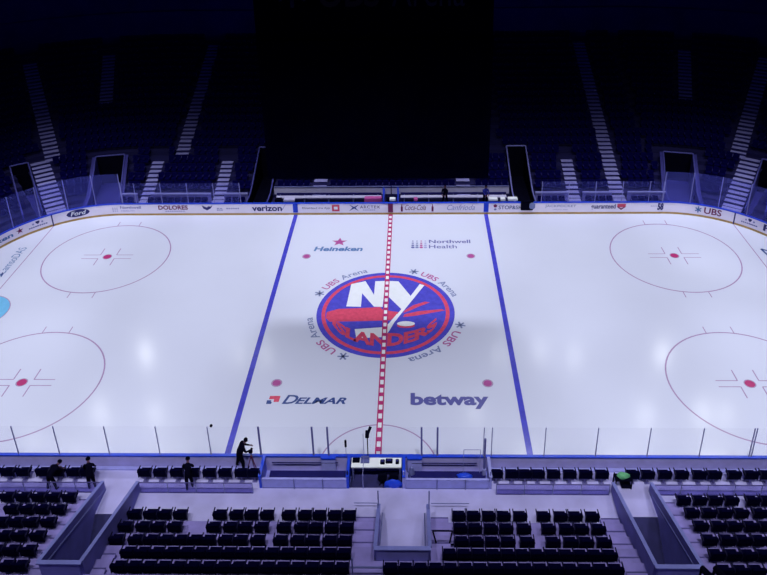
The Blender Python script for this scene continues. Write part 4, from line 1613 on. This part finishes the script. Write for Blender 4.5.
# ================================================================== PEOPLE
def figure(name, loc, rz, J, label, top=CLOTH, legs=CLOTH, hairm=HAIR, bulk=1):
    """J: joints in metres, figure faces +y. One skin surface grown over the joints."""
    vs, es, rad = [], [], []

    def add(p, r, parent=None):
        vs.append(Vector(p))
        rad.append(r * (bulk if r > .05 and r not in (.105, .06, .075, .07) else 1))
        if parent is not None:
            es.append((parent, len(vs) - 1))
        return len(vs) - 1
    pel = add(J['pelvis'], .17)
    wa = add((Vector(J['pelvis']) * .5 + Vector(J['chest']) * .5), .16, pel)
    ch = add(J['chest'], .185, wa)
    nk = add(J['neck'], .06, ch)
    hd = Vector(J['head'])
    nv = Vector(J['neck'])
    h0 = add(nv.lerp(hd, .6), .075, nk)
    h1 = add(hd, .105, h0)
    h2 = add(hd + (hd - nv).normalized() * .10, .07, h1)
    hands = []
    for S in ('L', 'R'):
        sh = add(J['sh' + S], .085, ch)
        el = add(J['el' + S], .06, sh)
        wr = add(J['wr' + S], .038, el)
        d_ = (Vector(J['wr' + S]) - Vector(J['el' + S])).normalized()
        palm = add(Vector(J['wr' + S]) + d_ * .07, .036, wr)
        side = d_.cross(Vector((0, 0, 1)))
        side = side.normalized() if side.length > .1 else Vector((1, 0, 0))
        pc_ = Vector(J['wr' + S]) + d_ * .09
        for i, (off, ln) in enumerate(((-.03, .065), (-.01, .08), (.01, .075), (.03, .06))):
            a = add(pc_ + side * off, .010, palm)
            q = add(pc_ + side * off + d_ * ln * .6 + Vector((0, 0, -.01)), .009, a)
            add(pc_ + side * off + d_ * ln * .9 + Vector((0, 0, -.035)), .008, q)
        sg = -1 if S == 'L' else 1
        a = add(Vector(J['wr' + S]) + d_ * .04 + side * sg * .035, .011, palm)
        add(Vector(J['wr' + S]) + d_ * .09 + side * sg * .06, .009, a)
        hands.append(Vector(J['wr' + S]) + d_ * .08)
        hp = add(J['hip' + S], .12, pel)
        kn = add(J['kn' + S], .085, hp)
        an = add(J['an' + S], .06, kn)
        fd = Vector(J.get('toe', (0, 1, 0))).normalized()
        he = add(Vector(J['an' + S]) + Vector((0, 0, -.05)) - fd * .02, .045, an)
        add(Vector(J['an' + S]) + Vector((0, 0, -.055)) + fd * .17, .035, he)
    me = bpy.data.meshes.new(name + '_skeleton')
    me.from_pydata([tuple(v) for v in vs], es, [])
    tmp = bpy.data.objects.new('tmp', me)
    COL.objects.link(tmp)
    md = tmp.modifiers.new('skin', 'SKIN')
    md.branch_smoothing = .4
    for i, sv in enumerate(me.skin_vertices[0].data):
        sv.radius = (rad[i], rad[i])
        sv.use_root = (i == 0)
    sd = tmp.modifiers.new('sub', 'SUBSURF')
    sd.levels = sd.render_levels = 1
    dg = bpy.context.evaluated_depsgraph_get()
    dg.update()
    body = bpy.data.meshes.new_from_object(tmp.evaluated_get(dg))
    bpy.data.objects.remove(tmp)
    body.name = name
    body.materials.clear()
    for mt in (top, legs, SKIN, BLACK):
        body.materials.append(mt)
    pz = J['pelvis'][2]
    for p in body.polygons:
        c_ = p.center
        k = 0 if c_.z > pz - .02 else 1
        if (c_ - hd).length < .16 or any((c_ - h).length < .10 for h in hands):
            k = 2
        if c_.z < .11:
            k = 3
        p.material_index = k
        p.use_smooth = True
    o = bpy.data.objects.new(name, body)
    COL.objects.link(o)
    o.location = loc
    o.rotation_euler.z = rz
    tag(o, label, 'person')
    # hair cap and face features
    upv = (hd - nv).normalized()
    face = Vector(J.get('look', (0, 1, 0))).normalized()
    face = (face - upv * face.dot(upv)).normalized()
    sidev = upv.cross(face)
    import bmesh

    def ball(nm, c_, r, mt, sc=(1, 1, 1), cut=None):
        bm = bmesh.new()
        bmesh.ops.create_icosphere(bm, subdivisions=2, radius=r)
        for v in bm.verts:
            q = v.co
            if cut:
                # keep the cap off the face
                if q.y > .35 * r:
                    q.y = .35 * r
            v.co = c_ + sidev * q.x * sc[0] + face * q.y * sc[1] + upv * q.z * sc[2]
        me_ = bpy.data.meshes.new(nm)
        bm.to_mesh(me_)
        bm.free()
        me_.materials.append(mt)
        c = bpy.data.objects.new(nm, me_)
        COL.objects.link(c)
        c.parent = o
    ball('hair', hd + upv * .035 - face * .015, .115, hairm, (1, 1.05, .95), True)
    ball('nose', hd + face * .108 - upv * .01, .018, SKIN, (.8, 1, 1.3))
    for sx in (-1, 1):
        ball('ear', hd + sidev * .10 * sx - upv * .005, .025, SKIN, (.5, .9, 1.3))
        ball('eye', hd + face * .098 + sidev * .035 * sx + upv * .02, .011, BLACK)
    ball('mouth', hd + face * .10 - upv * .055, .018, MAROON, (1.3, .4, .4))
    return o


def lean(bend=.5, reach=.45, z_off=0, spread=.1, legfw=0, scale=1, wz=-.12):
    """standing, body bent forward over something in front, hands ahead."""
    ph = Vector((0, 0, .92))
    cdir = Vector((0, math.sin(bend), math.cos(bend)))
    ch = ph + cdir * .42
    nk = ch + Vector((0, math.sin(bend * 1.1), math.cos(bend * 1.1))) * .18
    hd_ = nk + Vector((0, math.sin(bend + .2), math.cos(bend + .2))) * .15
    J = dict(pelvis=ph, chest=ch, neck=nk, head=hd_, look=(0, 1, -.6))
    for S, sx in (('L', -1), ('R', 1)):
        J['sh' + S] = ch + Vector((sx * .19, .02, .06))
        J['el' + S] = J['sh' + S] + Vector((sx * .05, .10, -.24))
        J['wr' + S] = J['el' + S] + Vector((-sx * .10, .20, wz))
        J['hip' + S] = ph + Vector((sx * .10, 0, -.06))
        J['kn' + S] = Vector((sx * (.11 + spread * .3), .04 + legfw * sx, .50))
        J['an' + S] = Vector((sx * (.12 + spread), -.02 + legfw * 1.6 * sx, .10))
    for q in J:
        if q != 'look':
            J[q] = Vector(J[q]) * scale
    return J


figure('person', (-6.76, -13.25, .42), -1.3, lean(.45, .62, legfw=.09, scale=1.12, wz=.0), 'person in black clothes standing at the near boards, leaning to a tripod', bulk=1.25)
figure('person', (-15.72, -14.42, .3), -.45, lean(1.15, .5, legfw=.05, scale=.95), 'person in black hunched over the outer front row, far from the ramp')
figure('person', (-13.80, -14.32, .3), .35, lean(.75, .5, spread=.02, scale=.93), 'person in black standing bent forward at the ramp end of the outer front row')
figure('person', (-9.02, -14.34, .3), .15, lean(.70, .5, spread=.0, legfw=.06, scale=.95), 'person in black leaning over the middle front row between ramp and photographer')
figure('person', (4.5, 14.15, .3), PI - .4, lean(.08, .3, spread=.16), 'person in dark clothes standing with legs apart at the far team bench')
figure('person', (7.78, 14.15, .3), PI + .3, lean(.15, .3, spread=.03), 'person in royal blue top standing near the far team bench end', top=CLOTHBLUE)

# tripod
root = empty('camera_tripod', (-6.12, -13.42, .3))
tag(root, 'dull red camera tripod beside the leaning photographer', 'tripod')
for a in (PI * .5, PI * 1.17, PI * 1.83):
    mb = MB()
    mb.bar((.38 * math.cos(a), .30 * math.sin(a), 0), (0, 0, 1.2), .022, REDTRI, 6, .03)
    part(mb, 'leg', root)
mb = MB()
mb.bar((0, 0, 1.0), (0, 0, 1.38), .025, BLACK)
part(mb, 'centre_column', root)
mb = MB()
mb.cbox(-.09, .09, -.06, .06, 1.38, 1.52, BLACK, .02)
mb.bar((0, .06, 1.45), (0, .2, 1.45), .045, BLACK, 10)
part(mb, 'camera_body', root)

# ================================================================== LIGHT
LC = (.96, .99, .98)
GAIN = 1.07


def spot(x, y, z, tx, ty, power, size=110, blend=.6, r=.3, col=LC):
    ld = bpy.data.lights.new('arena_or_fill_spot', 'SPOT')
    ld.energy = power
    ld.color = col
    ld.spot_size = math.radians(size)
    ld.spot_blend = blend
    ld.shadow_soft_size = r
    o = bpy.data.objects.new('arena_or_fill_spot', ld)
    COL.objects.link(o)
    o.location = (x, y, z)
    d_ = Vector((tx - x, ty - y, -z))
    o.rotation_euler = d_.to_track_quat('-Z', 'Y').to_euler()


# catwalk lamp banks: (y, height, aim, cone, inner bank, power)
BANK = [(-25, 27, -14, 60, 1, 5225),
        (-25, 27, -11, 44, 1, 1806),
        (-25, 27, -2, 60, 1, 4502),
        (-25, 27, 1, 60, 0, 3851),
        (-15, 25, -20, 44, 0, 2818),
        (-15, 25, -17, 44, 0, 1532),
        (-15, 25, -14, 44, 0, 2730),
        (-15, 25, -5, 44, 0, 1625),
        (-15, 25, 7, 44, 0, 2078),
        (8, 25, -17, 44, 0, 2161),
        (8, 25, -14, 60, 0, 2954),
        (8, 25, -11, 60, 0, 1775),
        (8, 25, -5, 44, 0, 4673),
        (8, 25, -5, 60, 1, 4315),
        (8, 25, 1, 44, 0, 3560),
        (8, 25, 7, 44, 0, 950),
        (8, 25, 7, 60, 1, 3928),
        (8, 25, 10, 44, 1, 1105),
        (8, 25, 10, 44, 0, 8026),
        (8, 25, 13, 44, 1, 2637),
        (8, 25, 13, 60, 1, 2526),
        (8, 25, 16, 44, 0, 3654)]
for y, z, aim, cone, inner, power in BANK:
    for x in ((-20, -12, -4, 4, 12, 20) if inner else (-28, 28)):
        spot(x, y, z, x * (1.03 if inner else .98), aim, power * GAIN, cone, .8, .9)
for x in (-11.5, 11.5):  # added fill spots for the area shadowed by the scoreboard
    spot(x, 8.2, 25, 0, 9.5, 3000, 50, .9, 1.0)
for x, y, p in ((-27.6, 24.6, 1.3), (-29.3, 15.8, .9), (-23.7, 15.6, .7), (-34.3, 12.3, .5), (28.7, 24.6, 1.3), (19.2, 24.3, .6), (24.3, 15.6, .8), (29.9, 15.9, 1.1), (32.1, 15.8, .7), (7.7, 15.7, .5), (11.2, 24.5, .5), (15.6, 25, .6), (-14.4, 24.4, .6), (-17.2, 24.4, .5)):
    spot(x, y, 24, x * .7, -6, 420 * p, 55, .8, .33)

w = bpy.data.worlds.new('world')
scn.world = w
w.use_nodes = True
bg = w.node_tree.nodes['Background']
bg.inputs[0].default_value = (.01, .015, .28, 1)
bg.inputs[1].default_value = .10

scn.view_settings.view_transform = 'Standard'
scn.view_settings.look = 'None'
scn.view_settings.exposure = 0
scn.view_settings.gamma = 1
scn.view_settings.use_curve_mapping = False
